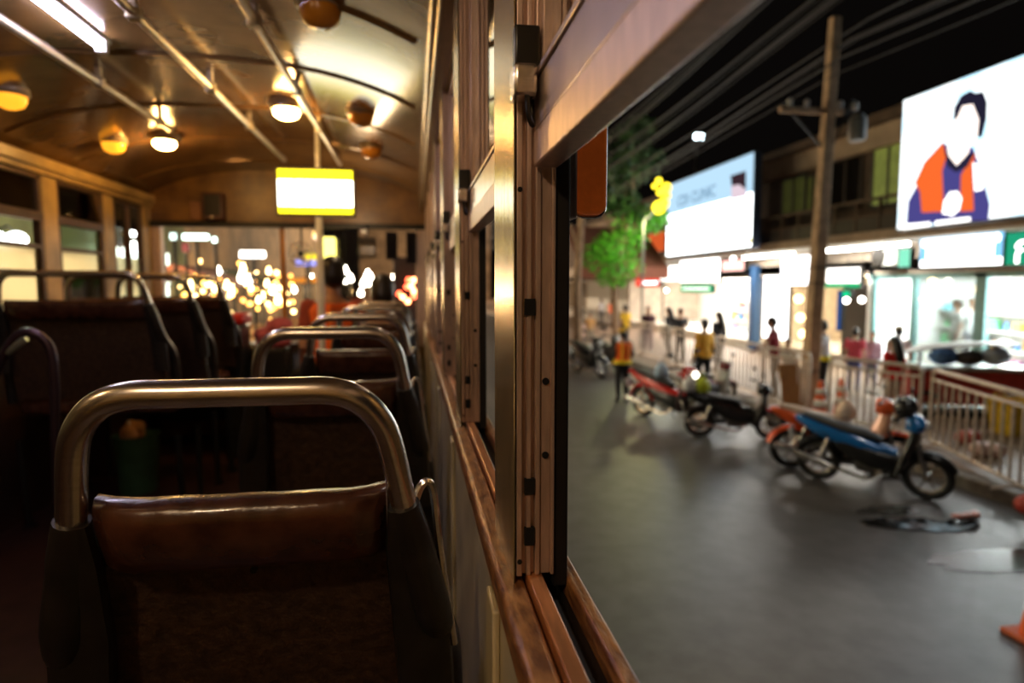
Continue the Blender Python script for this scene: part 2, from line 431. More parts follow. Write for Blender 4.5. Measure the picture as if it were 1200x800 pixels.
for x, y, m, lab in ((-.24, 3.24, domem, 'unlit amber dome lamp on the ceiling right of the lit lamp'), (-.265, 2.06, domem, 'unlit amber dome lamp at the top edge of the ceiling near the right windows'),
                     (-.24, 4.02, domem, 'dim amber dome lamp above the bus front right corner'), (-1.70, 3.12, amb_on, 'small amber dome lamp over the left window with greenish glass'), (-1.69, 4.06, amb_on, 'glowing amber dome lamp left of the bright warm lamp')):
    z = zc(x)
    t = thing('dome_lamp', lab, 'ceiling light', (x, y, z))
    MB().lathe([(.07, z+.02), (.074, z-.008), (.066, z-.016)], (x, y, 0), 'Z', 24).build('base', brk, t, True)
    MB().lathe([(.062, z-.01), (.060, z-.035), (.048, z-.058), (.025, z-.070), (.004, z-.073)], (x, y, 0), 'Z', 24).build('dome', m, t, True)
# lit display on its pole
p0 = atY(325, 198, 3.9); p1 = atY(414, 251, 3.9)
xa, xb, za, zb = p0.x, p1.x, p1.z, p0.z; xm = (xa+xb)/2
t = thing('display_screen', 'bright white and yellow lit display screen on a steel pole', 'screen', (xm, 3.9, FL))
MB().span(xa-.014, xb+.014, 3.9, 3.95, za-.014, zb+.014).build('housing', mat('display_housing', (.09, .05, .03), .4), t, True, bevel=.006)
MB().span(xa, xb, 3.893, 3.90, za+.04, zb-.058).build('screen', glow('screen_white', (1, .98, .80), 7.0), t, True)
MB().span(xa, xb, 3.893, 3.90, zb-.0575, zb).span(xa, xb, 3.893, 3.90, za, za+.0395).build('screen_band', glow('screen_yellow', (.95, .80, .015), 3.0), t, True)
MB().box((xm+.0, 3.892, zb-.085), (.045, .002, .006), Euler((0, .1, 0)).to_matrix()).build('dash_mark', mat('mark_brown', (.3, .15, .03), .5), t, True)
pole_m = mat('pole_steel', (.85, .82, .74), .35, .15, .06)
MB().tube([(xm+.01, 3.93, FL), (xm+.01, 3.93, za)], .021, 14).tube([(xm+.01, 3.94, zb), (xm+.01, 3.94, zc(xm)+.01)], .014, 10).build('pole', pole_m, t, True)
# header fittings
def boxthing(name, x0, y0, x1, y1, yy, dep, m, lab, cat, knob=True):
    a = atY(x0, y0, yy); b = atY(x1, y1, yy)
    t = thing(name, lab, cat, ((a.x+b.x)/2, yy, b.z))
    MB().span(a.x, b.x, yy-dep, yy+.01, b.z, a.z).build('case', m, t, True, bevel=.012)
    if knob:
        MB().span(a.x+.02, b.x-.02, yy-dep-.006, yy-dep+.002, b.z+.03, a.z-.02).build('cover', darkmetal, t, True, bevel=.004)
        MB().lathe([(.012, yy-dep-.02), (.012, yy-dep)], ((a.x+b.x)/2, 0, b.z+.018), 'Y', 14).build('knob', chrome, t, True)
    return t
boxthing('control_box', 240, 227, 266, 259, YF-.06, .10, mat('box_maroon', (.07, .022, .012), .4), 'dark maroon control box on the header above the windscreen', 'box')
boxthing('notice_plate', 222, 236, 236, 258, YF-.06, .012, mat('plate_tan', (.30, .13, .05), .45), 'small tan notice plate left of the maroon control box', 'plate', False)
boxthing('display_reflection', 373, 278, 394, 303, YF-.10, .05, glow('reflection_glow', (1, .85, .18), 3.2), 'small yellow glowing box put in for the display reflected in the windscreen', 'sign', False)  # glowing box stands in for the display mirrored in the windscreen
# fan on the header
c = atY(352, 297, 5.2)
t = thing('fan', 'small round grey fan hanging under the header left of the glowing yellow box', 'fan', (c.x, 5.2, c.z+.09))
MB().torus((c.x, 5.2, c.z), .085, .006, 'Y').torus((c.x, 5.2, c.z), .05, .004, 'Y').build('guard', chrome, t, True)
for k in range(4):
    a = k*PI/2+.4
    MB().ell((c.x+.042*math.cos(a), 5.215, c.z+.042*math.sin(a)), (.034, .004, .022), 10, 6, Euler((0, -a, 0)).to_matrix()).build('blade', white_pl, t, True)
MB().lathe([(.02, 5.2), (.028, 5.23), (.02, 5.27)], (c.x, 0, c.z), 'Y', 14).tube([(c.x, 5.25, c.z), (c.x, 5.27, Z(.49))], .009, 8).build('motor', darkmetal, t, True)
# mirror and hanging cloths
for x0, x1, yb, lab in ((402, 417, 306, 'dark hanging curtain under the header right of the glowing yellow box'), (452, 466, 304, 'dark hanging curtain under the header left of the pale strip'), (476, 488, 308, 'dark hanging curtain in the front right corner')):
    a = atY(x0, 276, 5.28); b = atY(x1, yb, 5.28)
    m = MB(); n = 14; ring = []
    for zz in (b.z, (a.z+b.z)/2, a.z+.03):
        ring.append([Vector((a.x+(b.x-a.x)*i/n, 5.28+.012*math.sin(i*2.2), zz)) for i in range(n+1)] + [Vector((a.x+(b.x-a.x)*i/n, 5.288+.012*math.sin(i*2.2), zz)) for i in range(n, -1, -1)])
    tag(m.rings(ring).build('curtain', mat('curtain_cloth', (.012, .010, .018), .8)), lab, 'curtain')
a = atY(430, 290, 5.15)
t = thing('rear_view_mirror', 'wide dark rear view mirror hanging at the top of the windscreen', 'mirror', (a.x, 5.15, a.z+.06))
MB().box((a.x, 5.15, a.z), (.14, .02, .16)).build('housing', darkmetal, t, True, bevel=.01)
MB().box((a.x, 5.138, a.z), (.115, .004, .13)).build('glass', mat('mirror_glass', (.2, .19, .18), .08, 1), t, True)
MB().tube([(a.x, 5.16, a.z+.07), (a.x, 5.22, Z(.48))], .008, 8).build('arm', darkmetal, t, True)

# ================================================================ bus seats
def seat(label, x, y, w=1.0, ztop=-.112, group=None, pads=1, clip=True):
    """tube-framed seat seen from behind; w scales the width of the flat part"""
    t = thing('bus_seat', label, 'seat', (x, y, FL), 0, group)
    e = .10*w if w > 1 else 0
    ex = (w-1)*.19
    zt = 1.20+ztop
    def P(px, pz, py=0): return (px + math.copysign(ex, px), py, zt+pz)
    rec = lambda z: .02 + .12*z if z > -.7 else -.06     # back leans to the rear at the top
    ctrl = [(-.180, -.155), (-.175, -.13), (-.163, -.065), (-.152, -.035), (-.132, -.012), (-.102, 0), (-.05, .001), (.05, .001), (.102, 0), (.132, -.012), (.152, -.035), (.163, -.065), (.175, -.13), (.180, -.155)]
    MB().tube(curvepts([P(a, b, -(.10+b*.25)) for a, b in ctrl], 5), .0150, 16).build('handle_hoop', chrome, t)
    for s in (-1, 1):
        pts = [P(s*a, b, -(.10+b*.25) if b > -.4 else .06) for a, b in ((.1765, -.140), (.189, -.20), (.212, -.30), (.228, -.40))] + [P(s*.235, -.62, .10)]
        MB().tube(curvepts(pts, 5), [.0185, .0200, .0210, .022]+[.023]*17, 14, flat=1.0).build('sleeve', sleeve_m, t)
        lg = MB().tube([(s*(.22+ex), .10, .45), (s*(.22+ex), .12, .2), (s*(.22+ex), .14, 0)], .016, 10).tube([(s*(.22+ex), .40, .43), (s*(.22+ex), .42, .0)], .016, 10)
        lg.lathe([(.035, 0), (.035, .008)], (s*(.22+ex), .14, 0), 'Z', 14).lathe([(.035, 0), (.035, .008)], (s*(.22+ex), .42, 0), 'Z', 14)
        lg.build('leg', darkmetal, t)
    # leather roll across the top of the back
    hw = .152+ex
    secs = []; m = MB(); rings = []
    K = 16
    for i in range(K+1):
        u = -1+2*i/K; xx = u*(hw+.004)
        edge = abs(u)**10
        prof = []
        for (dy, dz) in ((-.022, -.205), (-.030, -.17), (-.031, -.145), (-.027, -.130), (-.014, -.121), (.004, -.119), (.018, -.126), (.024, -.15), (.022, -.205), (.0, -.215)):
            sag = .0015*(u*u-1) + .0005*math.sin(i*1.7)
            prof.append(Vector((xx, dy*(1-.35*edge)-.055-(dz+.14)*.25+.010*edge, zt+dz*(1-.02*edge)+sag*(1 if dz > -.16 else .3))))
        rings.append(prof)
    m.rings(rings).build('back_roll', leather, t, ang=60)
    # side wings joining roll to sleeves
    for s in (-1, 1):
        MB().loft([(zt-.46, s*(.205+ex), -.012, .035, .016), (zt-.30, s*(.195+ex), -.022, .036, .016), (zt-.20, s*(.180+ex), -.052, .026, .016), (zt-.145, s*(.172+ex), -.068, .014, .012)], 'Z', 12, 3).build('wing', sleeve_m, t)
    # recessed back panel
    m = MB(); rings = []
    for i in range(9):
        u = -1+2*i/8; d = .010*(1-u*u)
        rings.append([Vector((u*(.175+ex), d-.020, zt-.185)), Vector((u*(.190+ex), d+.015, zt-.36)), Vector((u*(.20+ex), d+.075, zt-.60)), Vector((u*(.20+ex), d+.115, zt-.60)), Vector((u*(.190+ex), d+.075, zt-.36)), Vector((u*(.175+ex), d+.02, zt-.185))])
    m.rings(rings).build('back_panel', backpan, t, ang=60)
    MB().lathe([(.004, -.034), (.004, -.028)], (0, 0, zt-.222), 'Y', 10).build('rivet', slot, t)
    MB().box((0, .30, .44+max(0, ztop+.112)), (.44+2*ex, .40, .09)).build('cushion', leather, t, bevel=.03)
    if clip:
        MB().tube(curvepts([(.186+ex, -.055, zt-.150), (.198+ex, -.052, zt-.122), (.210+ex, -.05, zt-.128), (.218+ex, -.04, zt-.20), (.236+ex, -.02, zt-.34)], 5), .005, 8).build('side_clip', chrome, t)
    return t
seat('single bus seat nearest the camera with bright chrome hoop and leather roll', -.191, .80)
for y, l in ((1.66, 'second single bus seat in the right-hand row, just beyond the nearest'), (2.46, 'third single bus seat in the right-hand row'), (3.34, 'fourth single bus seat in the right-hand row'), (4.20, 'fifth single bus seat, in front of which a dark-haired head shows')):
    seat(l, -.20, y)
# left side: higher double seats
for y, l in ((3.30, 'double bus seat with thin hoop on the left, below the bright window'), (3.90, 'double bus seat on the left, second ahead of the bright window'), (4.50, 'double bus seat on the left nearest the windscreen')):
    seat(l, -1.55, y, 1.75, .055, clip=False)
# curved hand loop by the left seat
t = thing('hand_loop', 'dark curved grab loop standing on the left edge of the aisle', 'handrail', (-1.31, 2.2, FL))
a = [atY(-20, 470, 2.2), atY(5, 415, 2.2), atY(18, 395, 2.2), atY(34, 389, 2.2), atY(50, 396, 2.2), atY(60, 412, 2.2), atY(64, 450, 2.2), atY(66, 540, 2.2)]
a.append(Vector((a[-1].x, 2.2, FL)))
MB().tube(curvepts(a, 6), .014, 10).build('loop', mat('dark_tube', (.05, .03, .045), .35, .7), t, True)
MB().tube([a[0]+Vector((-.1, 0, -.15)), a[0], a[1], atY(30, 396, 2.2)], .012, 10).build('stay', mat('pale_tube', (.5, .6, .55), .3, .9), t, True)
MB().lathe([(.04, FL), (.04, FL+.01)], (a[-1].x, 2.2, 0), 'Z', 14).build('foot_plate', darkmetal, t, True)
# bin under the left seats
c = atZ(163, 575, FL)
t = thing('waste_bin', 'dark green plastic bin with crumpled paper on the bus floor', 'bin', (c.x, c.y, FL))
MB().lathe([(.095, 0), (.10, .01), (.12, .33), (.128, .34), (.122, .34), (.112, .32), (.09, .02)], n=24).build('bucket', mat('bin_green', (.035, .09, .05), .45), t)
m = MB()
for k in range(7): m.ell((random.uniform(-.06, .07), random.uniform(-.06, .06), .335+random.uniform(0, .05)), (.045, .04, .035), 8, 6, Euler((k, k*2, k)).to_matrix())
m.build('crumpled_paper', mat('paper_tan', (.45, .24, .12), .8), t)
MB().tube([(-.02, 0, .1), (-.025, -.03, .43)], .008, 8).build('stick', white_pl, t)
# amber side lamp outside the window post
a = atY(677, 200, .70)
t = thing('side_lamp', 'amber plastic side lamp with chrome edge outside the bus window', 'lamp', (.20, .72, H+.08))
z0, z1 = H+.079, H+.205
def rr(x0, x1, z0, z1, r, y):
    P = []
    for cx, cz, a0 in ((x0+r, z0+r, PI), (x1-r, z0+r, 1.5*PI), (x1-r, z1-r, 0), (x0+r, z1-r, PI/2)):
        for k in range(6): P.append(Vector((cx+r*math.cos(a0+k*PI/10), y, cz+r*math.sin(a0+k*PI/10))))
    return P
x0, x1 = atY(676, 200, .70).x, atY(712, 200, .70).x
MB().prism(rr(x0, x1, z0, z1, .012, .70), (0, .035, 0)).build('lens', mat('amber_lens', (.60, .17, .03), .18, 0, .45, 22, coat=.6, emit=.075, ecol=(1, .17, .02)), t, True, bevel=.004)
m = MB(); m.tube(rr(x0-.001, x1+.001, z0-.001, z1+.001, .012, .712), .0022, 6, closed=True); m.build('chrome_rim', chrome, t, True)
MB().span(.158, x0-.001, .69, .76, z0-.006, z1).build('bracket', alu_pink, t, True, bevel=.004)
# ============================================================== the street
asphalt = mat('asphalt', (.085, .082, .082), .37, 0, .35, 5, .3, col2=(.050, .046, .044), spec=.8, bscale=60, detail=12)
paving = mat('sidewalk_paving', (.22, .15, .10), .6, 0, .3, 3, .2)
kerb_m = mat('kerb_concrete', (.16, .13, .10), .7, 0, .3, 8, .2)
KX = 6.85                        # kerb line
struct(MB().span(-7.0, KX, -8, 120, -.1, 0).build('road', asphalt))
struct(MB().span(KX+.25, 18, -8, 120, -.1, .15).build('sidewalk', paving))
struct(MB().span(KX, KX+.25, -8, 120, -.1, .15).build('kerb', kerb_m, bevel=.02))
struct(MB().span(-9.5, -7.0, -8, 120, -.1, .15).build('sidewalk_opposite', paving))
# old wet patch and flattened rubbish on the road
def blob(c, rx, ry, n=22, j=.3, seed=0):
    r = random.Random(seed); return [Vector((c.x+rx*math.cos(2*PI*k/n)*(1+r.uniform(-j, j)), c.y+ry*math.sin(2*PI*k/n)*(1+r.uniform(-j, j)), 0)) for k in range(n)]
wet = mat('puddle_water', (.03, .03, .028), .22, 0, .1, 4, spec=.6)
for (px, py, rx, ry, lab, sd) in ((1165, 655, .62, .22, 'wet puddle on the road below the flattened dark bag', 3), (1040, 598, .34, .14, 'small dark wet patch on the road under the blue scooter', 5)):
    c = atZ(px, py, 0)
    P = blob(c, rx, ry, seed=sd)
    tag(MB().prism([p+Vector((0, 0, .001)) for p in P], (0, 0, .004)).build('puddle', wet), lab, 'puddle')
c = atZ(1075, 615, 0)
m = MB(); n = 18; mm = 8; rows = []
for i in range(n+1):
    u = i/n; w = .20*math.sin(PI*min(1, max(.04, u*.96+.02)))**.6
    r = [Vector((c.x-.55+1.15*u+.04*noise.noise((j, i*.4, 2)), c.y+.12-.25*u+w*(-1+2*j/mm)+.04*noise.noise((i*.5, j, 0)), .012+.07*max(0, noise.noise((i*.55, j*.7, 3))+.45)*(1-abs(-1+2*j/mm)))) for j in range(mm+1)]
    rows.append(r+[Vector((p.x, p.y, .002)) for p in reversed(r)])
tag(m.rings(rows).build('flattened_bag', mat('wet_black_plastic', (.015, .015, .016), .18, 0, .3, 9, .3)), 'flattened dark plastic bag lying on the road in front of the blue scooter', 'bag')
c = atZ(1135, 606, 0)
m = MB()
for k in range(3): m.ell((c.x-.12+.12*k, c.y+.02*k, .025), (.10, .05, .022), 12, 6, Euler((0, 0, .4*k)).to_matrix())
tag(m.build('crumpled_bag', mat('pink_plastic', (.55, .22, .18), .3)), 'crumpled pink plastic bag on the road beside the flattened dark bag', 'bag')

# ---- shop row: three ground-floor units with an upper storey
FX, BX = 12.6, 17.0
def yX(px, py=330, X=FX): return atX(px, py, X).y
yA0, yA1, yB1, yC1, yD1 = yX(1300), yX(1024), yX(889), yX(738), 62
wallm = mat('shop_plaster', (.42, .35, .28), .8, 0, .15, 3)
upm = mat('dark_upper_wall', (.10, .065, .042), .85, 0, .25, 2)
shopw = mat('white_shop_wall', (.80, .80, .78), .6, 0, .05, 3)
teal = mat('teal_frame', (.16, .33, .33), .35, .2)
struct(MB().span(FX, BX, yA0, yD1, .15, .50).build('floor_shops', mat('shop_floor', (.6, .58, .55), .3)))
struct(MB().span(FX, BX, yA0, yD1, 2.95, 3.25).build('ceiling_shops', shopw))
struct(MB().span(BX, BX+.2, yA0, yD1, .15, 3.2).build('wall_shops_back', shopw))
for k, (y, c) in enumerate(((yA0, shopw), (yA1, shopw), (yB1, wallm), (yC1, wallm), (yD1-.2, wallm))):
    struct(MB().span(FX, BX, y, y+.22, .15, 3.2).build('wall_shops_%s' % ('near', 'second', 'third', 'fourth', 'end')[k], c))
struct(MB().span(FX, FX+.3, yA0, yD1, 2.85, 3.95).build('wall_shops_fascia', wallm))
# upper storey: wall with window openings, balcony slab and parapet
U0, U1 = 4.0, 6.95
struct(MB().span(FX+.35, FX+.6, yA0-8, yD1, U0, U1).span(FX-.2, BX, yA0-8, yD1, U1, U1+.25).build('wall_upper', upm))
struct(MB().span(FX+.1, FX+.35, yA0-8, yD1, 6.35, 7.15).build('trim_52', mat('parapet_plaster', (.36, .27, .19), .85, 0, .2, 1.5)))
struct(MB().span(11.55, FX+.4, yA0-8, yC1+1, 3.72, 3.95).build('trim_50', mat('slab_edge', (.33, .24, .17), .8, 0, .2, 2), bevel=.02))
struct(MB().span(11.60, FX, yA0-8, yC1+1, 3.66, 3.72).build('trim_51', mat('white_soffit', (.75, .75, .70), .7, 0, .05)))
bal = thing('balcony_railing', 'dark balcony railing along the upper storey between the billboards', 'railing', (11.75, (yA1+yB1)/2, 3.95))
by0, by1 = yX(1062, 250, 11.75), yX(884, 250, 11.75)
m = MB().span(11.70, 11.80, by0, by1, 4.75, 4.82).span(11.72, 11.78, by0, by1, 4.35, 4.39)
m.build('top_rail', upm, bal, True)
for k in range(9):
    y = by0+(by1-by0)*k/8
    MB().span(11.71, 11.79, y-.03, y+.03, 3.95, 4.78).build('baluster', upm, bal, True)
MB().span(11.73, 11.77, by0, by1, 3.96, 4.33).build('panel', mat('dark_panel', (.04, .028, .02), .7), bal, True)
dimwin = mat('dim_green_glass', (.20, .25, .06), .2, 0, .3, 2.2, emit=.22, ecol=(.42, .48, .11))
dimwin2 = mat('dark_green_glass', (.10, .11, .03), .2, 0, .3, 2.2, emit=.06, ecol=(.40, .42, .10))
frame_d = mat('dark_frame', (.03, .022, .016), .5)
n = 60
for (pa, pb, ta, tb, mm) in ((1024, 1062, 168, 240, dimwin), (918, 945, 208, 250, dimwin2), (946, 962, 205, 248, dimwin2), (975, 1010, 185, 245, mat('black_pane', (.012, .01, .008), .1))):
    a = atX(pa, (ta+tb)/2, FX+.34); b = atX(pb, (ta+tb)/2, FX+.34); zt_, zb_ = atX((pa+pb)/2, ta, FX+.34).z, atX((pa+pb)/2, tb, FX+.34).z
    w = bpy.data.objects.new('window_%d' % n, None); COL.objects.link(w); w.location = (FX+.34, (a.y+b.y)/2, zb_); w['kind'] = 'structure'; n += 1
    MB().span(FX+.31, FX+.34, b.y, a.y, zb_, zt_).build('pane', mm, w, True)
    f = MB()
    for yy in (a.y, b.y, (a.y+b.y)/2): f.span(FX+.28, FX+.345, yy-.04, yy+.04, zb_-.05, zt_+.05)
    for zz in (zb_, zt_): f.span(FX+.28, FX+.345, b.y, a.y, zz-.05, zz+.05)
    f.build('window_frame', frame_d, w, True)
# fluorescent battens under the slab
tubeg = glow('batten_glow', (1, .97, .90), 30)
bat = [(872, 930), (968, 1000), (1003, 1034), (1037, 1066)]
for i, (pa, pb) in enumerate(bat):
    a = atX(pa, 285, 11.8); b = atX(pb, 282, 11.8)
    t = thing('batten_light', ('lit white batten light under the slab, left of the power pole', 'lit white batten light under the slab just right of the power pole', 'lit white batten light under the slab, middle one right of the pole', 'lit white batten light under the slab next to the large billboard')[i], 'light', (11.8, (a.y+b.y)/2, 3.60), 0, 'batten lights under the slab')
    MB().span(11.76, 11.84, b.y, a.y, 3.60, 3.66).build('housing', white_pl, t, True)
    MB().tube([(11.8, b.y+.03, 3.565), (11.8, a.y-.03, 3.565)], .045, 10).build('tube', tubeg, t, True)
# ceiling lights inside the shops
for i, (y0, y1) in enumerate(((yA0, yA1), (yA1, yB1), (yB1, yC1))):
    for j in range(2):
        x = 13.8 + 1.7*j; yc = (y0+y1)/2
        t = thing('shop_ceiling_light', ('lit strip light inside the %s, %s row' % (('white glass-fronted shop', 'warm shop behind the power pole', 'shop under the pale blue billboard')[i], ('front', 'back')[j])), 'ceiling light', (x, yc, 2.9), 0, 'strip lights inside the shops')
        MB().span(x-.1, x+.1, y0+.5, y1-.4, 2.90, 2.95).build('housing', white_pl, t, True)
        MB().span(x-.08, x+.08, y0+.55, y1-.45, 2.885, 2.90).build('diffuser', glow('shop_light_%d' % i, ((.95, 1, 1), (1, .80, .52), (1, .90, .78))[i], (26, 16, 20)[i]), t, True)
lamp('shop_fill', 'AREA', (14.3, (yA0+yA1)/2, 2.84), 900, (.93, 1, 1), 2.2, sy=4)
lamp('shop_fill', 'AREA', (14.3, (yA1+yB1)/2, 2.84), 260, (1, .78, .48), 2.2, sy=3)
lamp('shop_fill', 'AREA', (14.3, (yB1+yC1)/2, 2.84), 1300, (1, .90, .78), 2.2, sy=7)
# under-slab light thrown on the sidewalk
lamp('slab_light', 'AREA', (11.7, (yX(1066)+yX(872))/2, 3.52), 420, (1, .93, .82), .3, sy=9)
# teal door frames and glass of the white shop
cols = [1024, 1070, 1146, 1152, 1215]
t = thing('shop_front', 'teal-framed glass front of the white shop', 'shop front', (FX, yA0+2, .5)); t['kind'] = 'structure'
for px in cols:
    y = yX(px, 380); MB().span(FX-.06, FX+.06, y-.075, y+.075, .15, 2.86).build('mullion', teal, t, True, bevel=.01)
MB().span(FX-.06, FX+.06, yA0, yA1+.1, 2.74, 2.86).build('transom', teal, t, True)
MB().span(FX-.01, FX+.01, yX(1146), yX(1070), .5, 2.74).build('pane', thin_glass('shop_glass', (.93, .97, .96), .8), t, True)
# blue pillar, blue banner
y = yX(888); struct(MB().span(FX-.25, FX+.1, y-.17, y+.17, .15, 3.3).build('column', mat('blue_pillar', (.02, .075, .19), .5), bevel=.02))

def board(name, px0, py0, px1, py1, X, m, lab, cat, dep=.14, rim=None, group=None):
    """a box sign standing across the row of shops: its face is parallel to the street"""
    pm = (py0+py1)/2
    a = atX(px0, pm, X); b = atX(px1, pm, X); xm_ = (px0+px1)/2
    z1 = atX(xm_, py0, X).z; z0 = atX(xm_, py1, X).z
    t = thing(name, lab, cat, (X, (a.y+b.y)/2, z0), 0, group)
    t['_'] = 0; del t['_']
    MB().span(X+.01, X+dep, b.y, a.y, z0, z1).build('box', rim or darkmetal, t, True, bevel=.01)
    MB().span(X, X+.012, b.y+.03, a.y-.03, z0+.03, z1-.03).build('face', m, t, True)
    return t, a.y, b.y, z0, z1
def pxpoly(P, X): return [atX(px, py, X) for px, py in P]
def FM(y, z, X):
    """matrix for lettering on a sign facing the street: text runs towards the bus (-Y), up is +Z"""
    return Matrix.Translation((X, y, z)) @ Matrix(((0, 0, -1, 0), (-1, 0, 0, 0), (0, 1, 0, 0), (0, 0, 0, 1)))
wg = glow('sign_white', (1, .99, .97), 4.5); wg2 = glow('sign_warm_white', (1, .95, .86), 4)
# large billboard with the figure in an orange vest
BXX = 11.25
ground = pxpoly([(1059, 118), (1059, 268)], BXX)
by1 = ground[0].y; by0 = by1-4.3; bz0, bz1 = ground[1].z, ground[0].z
t = thing('billboard', 'large bright billboard showing a figure in an orange vest', 'billboard', (BXX+.2, (by0+by1)/2, bz0))
MB().span(BXX+.02, BXX+.30, by0-.03, by1+.03, bz0-.05, bz1+.05).build('frame', darkmetal, t, True, bevel=.02)
sky_p = bpy.data.materials.new('printed_sky'); sky_p.use_nodes = True; nt = sky_p.node_tree; nt.nodes.clear()
tc = nt.nodes.new('ShaderNodeTexCoord'); nz = nt.nodes.new('ShaderNodeTexNoise'); nz.inputs['Scale'].default_value = .9
rp = nt.nodes.new('ShaderNodeValToRGB'); rp.color_ramp.elements[0].position = .40; rp.color_ramp.elements[1].position = .52
rp.color_ramp.elements[0].color = (.55, .85, 1, 1); rp.color_ramp.elements[1].color = (.94, .99, 1, 1)
e = nt.nodes.new('ShaderNodeEmission'); e.inputs[1].default_value = 1.9; oo = nt.nodes.new('ShaderNodeOutputMaterial')
nt.links.new(tc.outputs['Object'], nz.inputs[0]); nt.links.new(nz.outputs[0], rp.inputs[0]); nt.links.new(rp.outputs[0], e.inputs[0]); nt.links.new(e.outputs[0], oo.inputs[0])
MB().span(BXX, BXX+.02, by0, by1, bz0, bz1).build('printed_panel', sky_p, t, True)
def art(name, P, m, lift):
    MB().prism(pxpoly(P, BXX-lift), (.004, 0, 0)).build(name, m, t, True)
navy = glow('print_navy', (.085, .075, .30), .9); oran = glow('print_orange', (1, .16, .03), 1.0); paper = glow('print_white', (1, .97, .95), 2.4)
hairp = glow('print_hair', (.025, .022, .05), .7); skinp = glow('print_skin', (1, .86, .78), 1.9); colp = glow('print_black', (.03, .025, .06), .8)
art('printed_hand_shirt', [(1062, 262), (1064, 236), (1075, 216), (1090, 200), (1105, 168), (1120, 172), (1140, 172), (1150, 200), (1160, 240), (1158, 258), (1130, 259), (1100, 262)], navy, .006)
art('printed_vest', [(1072, 214), (1083, 190), (1105, 166), (1110, 180), (1104, 200), (1106, 248), (1080, 249), (1078, 225)], oran, .010)
art('printed_vest', [(1144, 178), (1136, 188), (1126, 205), (1125, 248), (1141, 247), (1140, 215), (1139, 196)], oran, .010)
art('printed_collar', [(1105, 166), (1110, 195), (1120, 202), (1133, 196), (1143, 178), (1134, 180), (1121, 194), (1110, 180)], colp, .014)
art('printed_neck', [(1110, 170), (1112, 184), (1121, 194), (1134, 180), (1140, 160), (1118, 155)], skinp, .012)
art('printed_hair', [(1117, 142), (1118, 126), (1126, 112), (1137, 106), (1143, 109), (1152, 107), (1157, 120), (1156, 140), (1151, 160), (1145, 162), (1147, 140), (1140, 122), (1128, 124), (1122, 138)], hairp, .016)
art('printed_face', [(1121, 138), (1127, 124), (1140, 119), (1148, 132), (1148, 150), (1141, 168), (1128, 172), (1117, 160), (1116, 146)], skinp, .014)
art('printed_hand', [(1104, 250), (1106, 236), (1113, 225), (1122, 224), (1127, 232), (1124, 246), (1116, 253)], paper, .018)
art('printed_sleeve', [(1140, 190), (1153, 196), (1152, 222), (1142, 224)], paper, .009)
art('printed_words', [(1058, 263), (1090, 260), (1090, 265), (1058, 269)], paper, .020)
art('printed_words', [(1096, 259), (1137, 254), (1137, 259), (1096, 264)], paper, .020)
# second billboard with the blue clinic lettering
X2 = 11.0
ya, yb_ = yX(782, 250, X2), yX(881, 240, X2)
z0 = atX(782, 300, X2).z; z1 = atX(782, 218, X2).z
t = thing('billboard', 'pale blue and white lit billboard with clinic lettering', 'billboard', (X2+.2, (ya+yb_)/2, z0))
MB().span(X2+.02, X2+.3, yb_-.06, ya+.04, z0-.05, z1+.05).build('frame', mat('navy_frame', (.015, .03, .07), .5), t, True)
MB().span(X2, X2+.02, yb_, ya, z0+(z1-z0)*.58, z1).build('pale_panel', glow('pale_blue_panel', (.47, .70, .88), 1.15), t, True)
MB().span(X2, X2+.02, yb_, ya, z0, z0+(z1-z0)*.58).build('white_panel', glow('white_panel', (.95, 1, 1), 5.0), t, True)
L = ya-yb_
text_mesh('CDI', (z1-z0)*.20, glow('clinic_blue', (.12, .28, .48), .8), t, FM(yb_+L*.77, z0+(z1-z0)*.72, X2-.01), width=L*.145)
text_mesh('CLINIC', (z1-z0)*.20, glow('clinic_blue', (0, 0, 0), 1), t, FM(yb_+L*.51, z0+(z1-z0)*.72, X2-.01), width=L*.29)
MB().prism(pxpoly([(856, 206), (858, 222), (868, 230), (874, 222), (874, 200)], X2-.008), (.004, 0, 0)).build('printed_hair', glow('dark_brown_print', (.06, .03, .04), .7), t, True)
MB().prism(pxpoly([(857, 218), (857, 234), (875, 230), (874, 222), (866, 216)], X2-.012), (.004, 0, 0)).build('printed_face', glow('pale_pink_print', (.75, .6, .68), 1.1), t, True)
MB().prism(pxpoly([(876, 279), (876, 285), (880, 284), (880, 278)], X2-.012), (.004, 0, 0)).build('yellow_mark', glow('yellow_print', (1, .85, .05), 1.2), t, True)
# smaller signs over the shops
redg = glow('sign_red', (1, .045, .02), 1.1); grg = glow('sign_green', (.02, .45, .18), 1.2); org = glow('sign_orange_red', (.85, .13, .03), .8); blug = glow('sign_sky', (.25, .62, .95), 1.3)
darkred = glow('sign_dark_red', (.55, .03, .01), .5)
t, a, b, z0, z1 = board('shop_sign', 745, 313, 773, 336, 12.2, redg, 'small red lit shop sign with white streaks under the pale blue billboard', 'sign')
MB().prism([(12.19, a-.5, z1-.05), (12.19, b+.4, z1-.05), (12.19, (a+b)/2, z1-.38)], (.006, 0, 0)).build('white_shape', wg, t, True); MB().span(12.18, 12.19, b+.3, a-.9, z0+.14, z0+.28).build('white_streak', wg, t, True)
t, a, b, z0, z1 = board('shop_sign', 774, 311, 796, 330, 12.1, wg2, 'small white lit shop sign beside the red one', 'sign')
board('shop_sign', 797, 303, 843, 331, 12.0, wg, 'wide white lit shop sign below the pale blue billboard', 'sign')
t, a, b, z0, z1 = board('shop_sign', 797, 333, 835, 343, 12.0, grg, 'thin green lit shop sign below the wide white sign', 'sign')
MB().span(11.985, 12.0, b+.3, a-.3, z0+.16, z1-.16).build('white_streak', wg2, t, True)
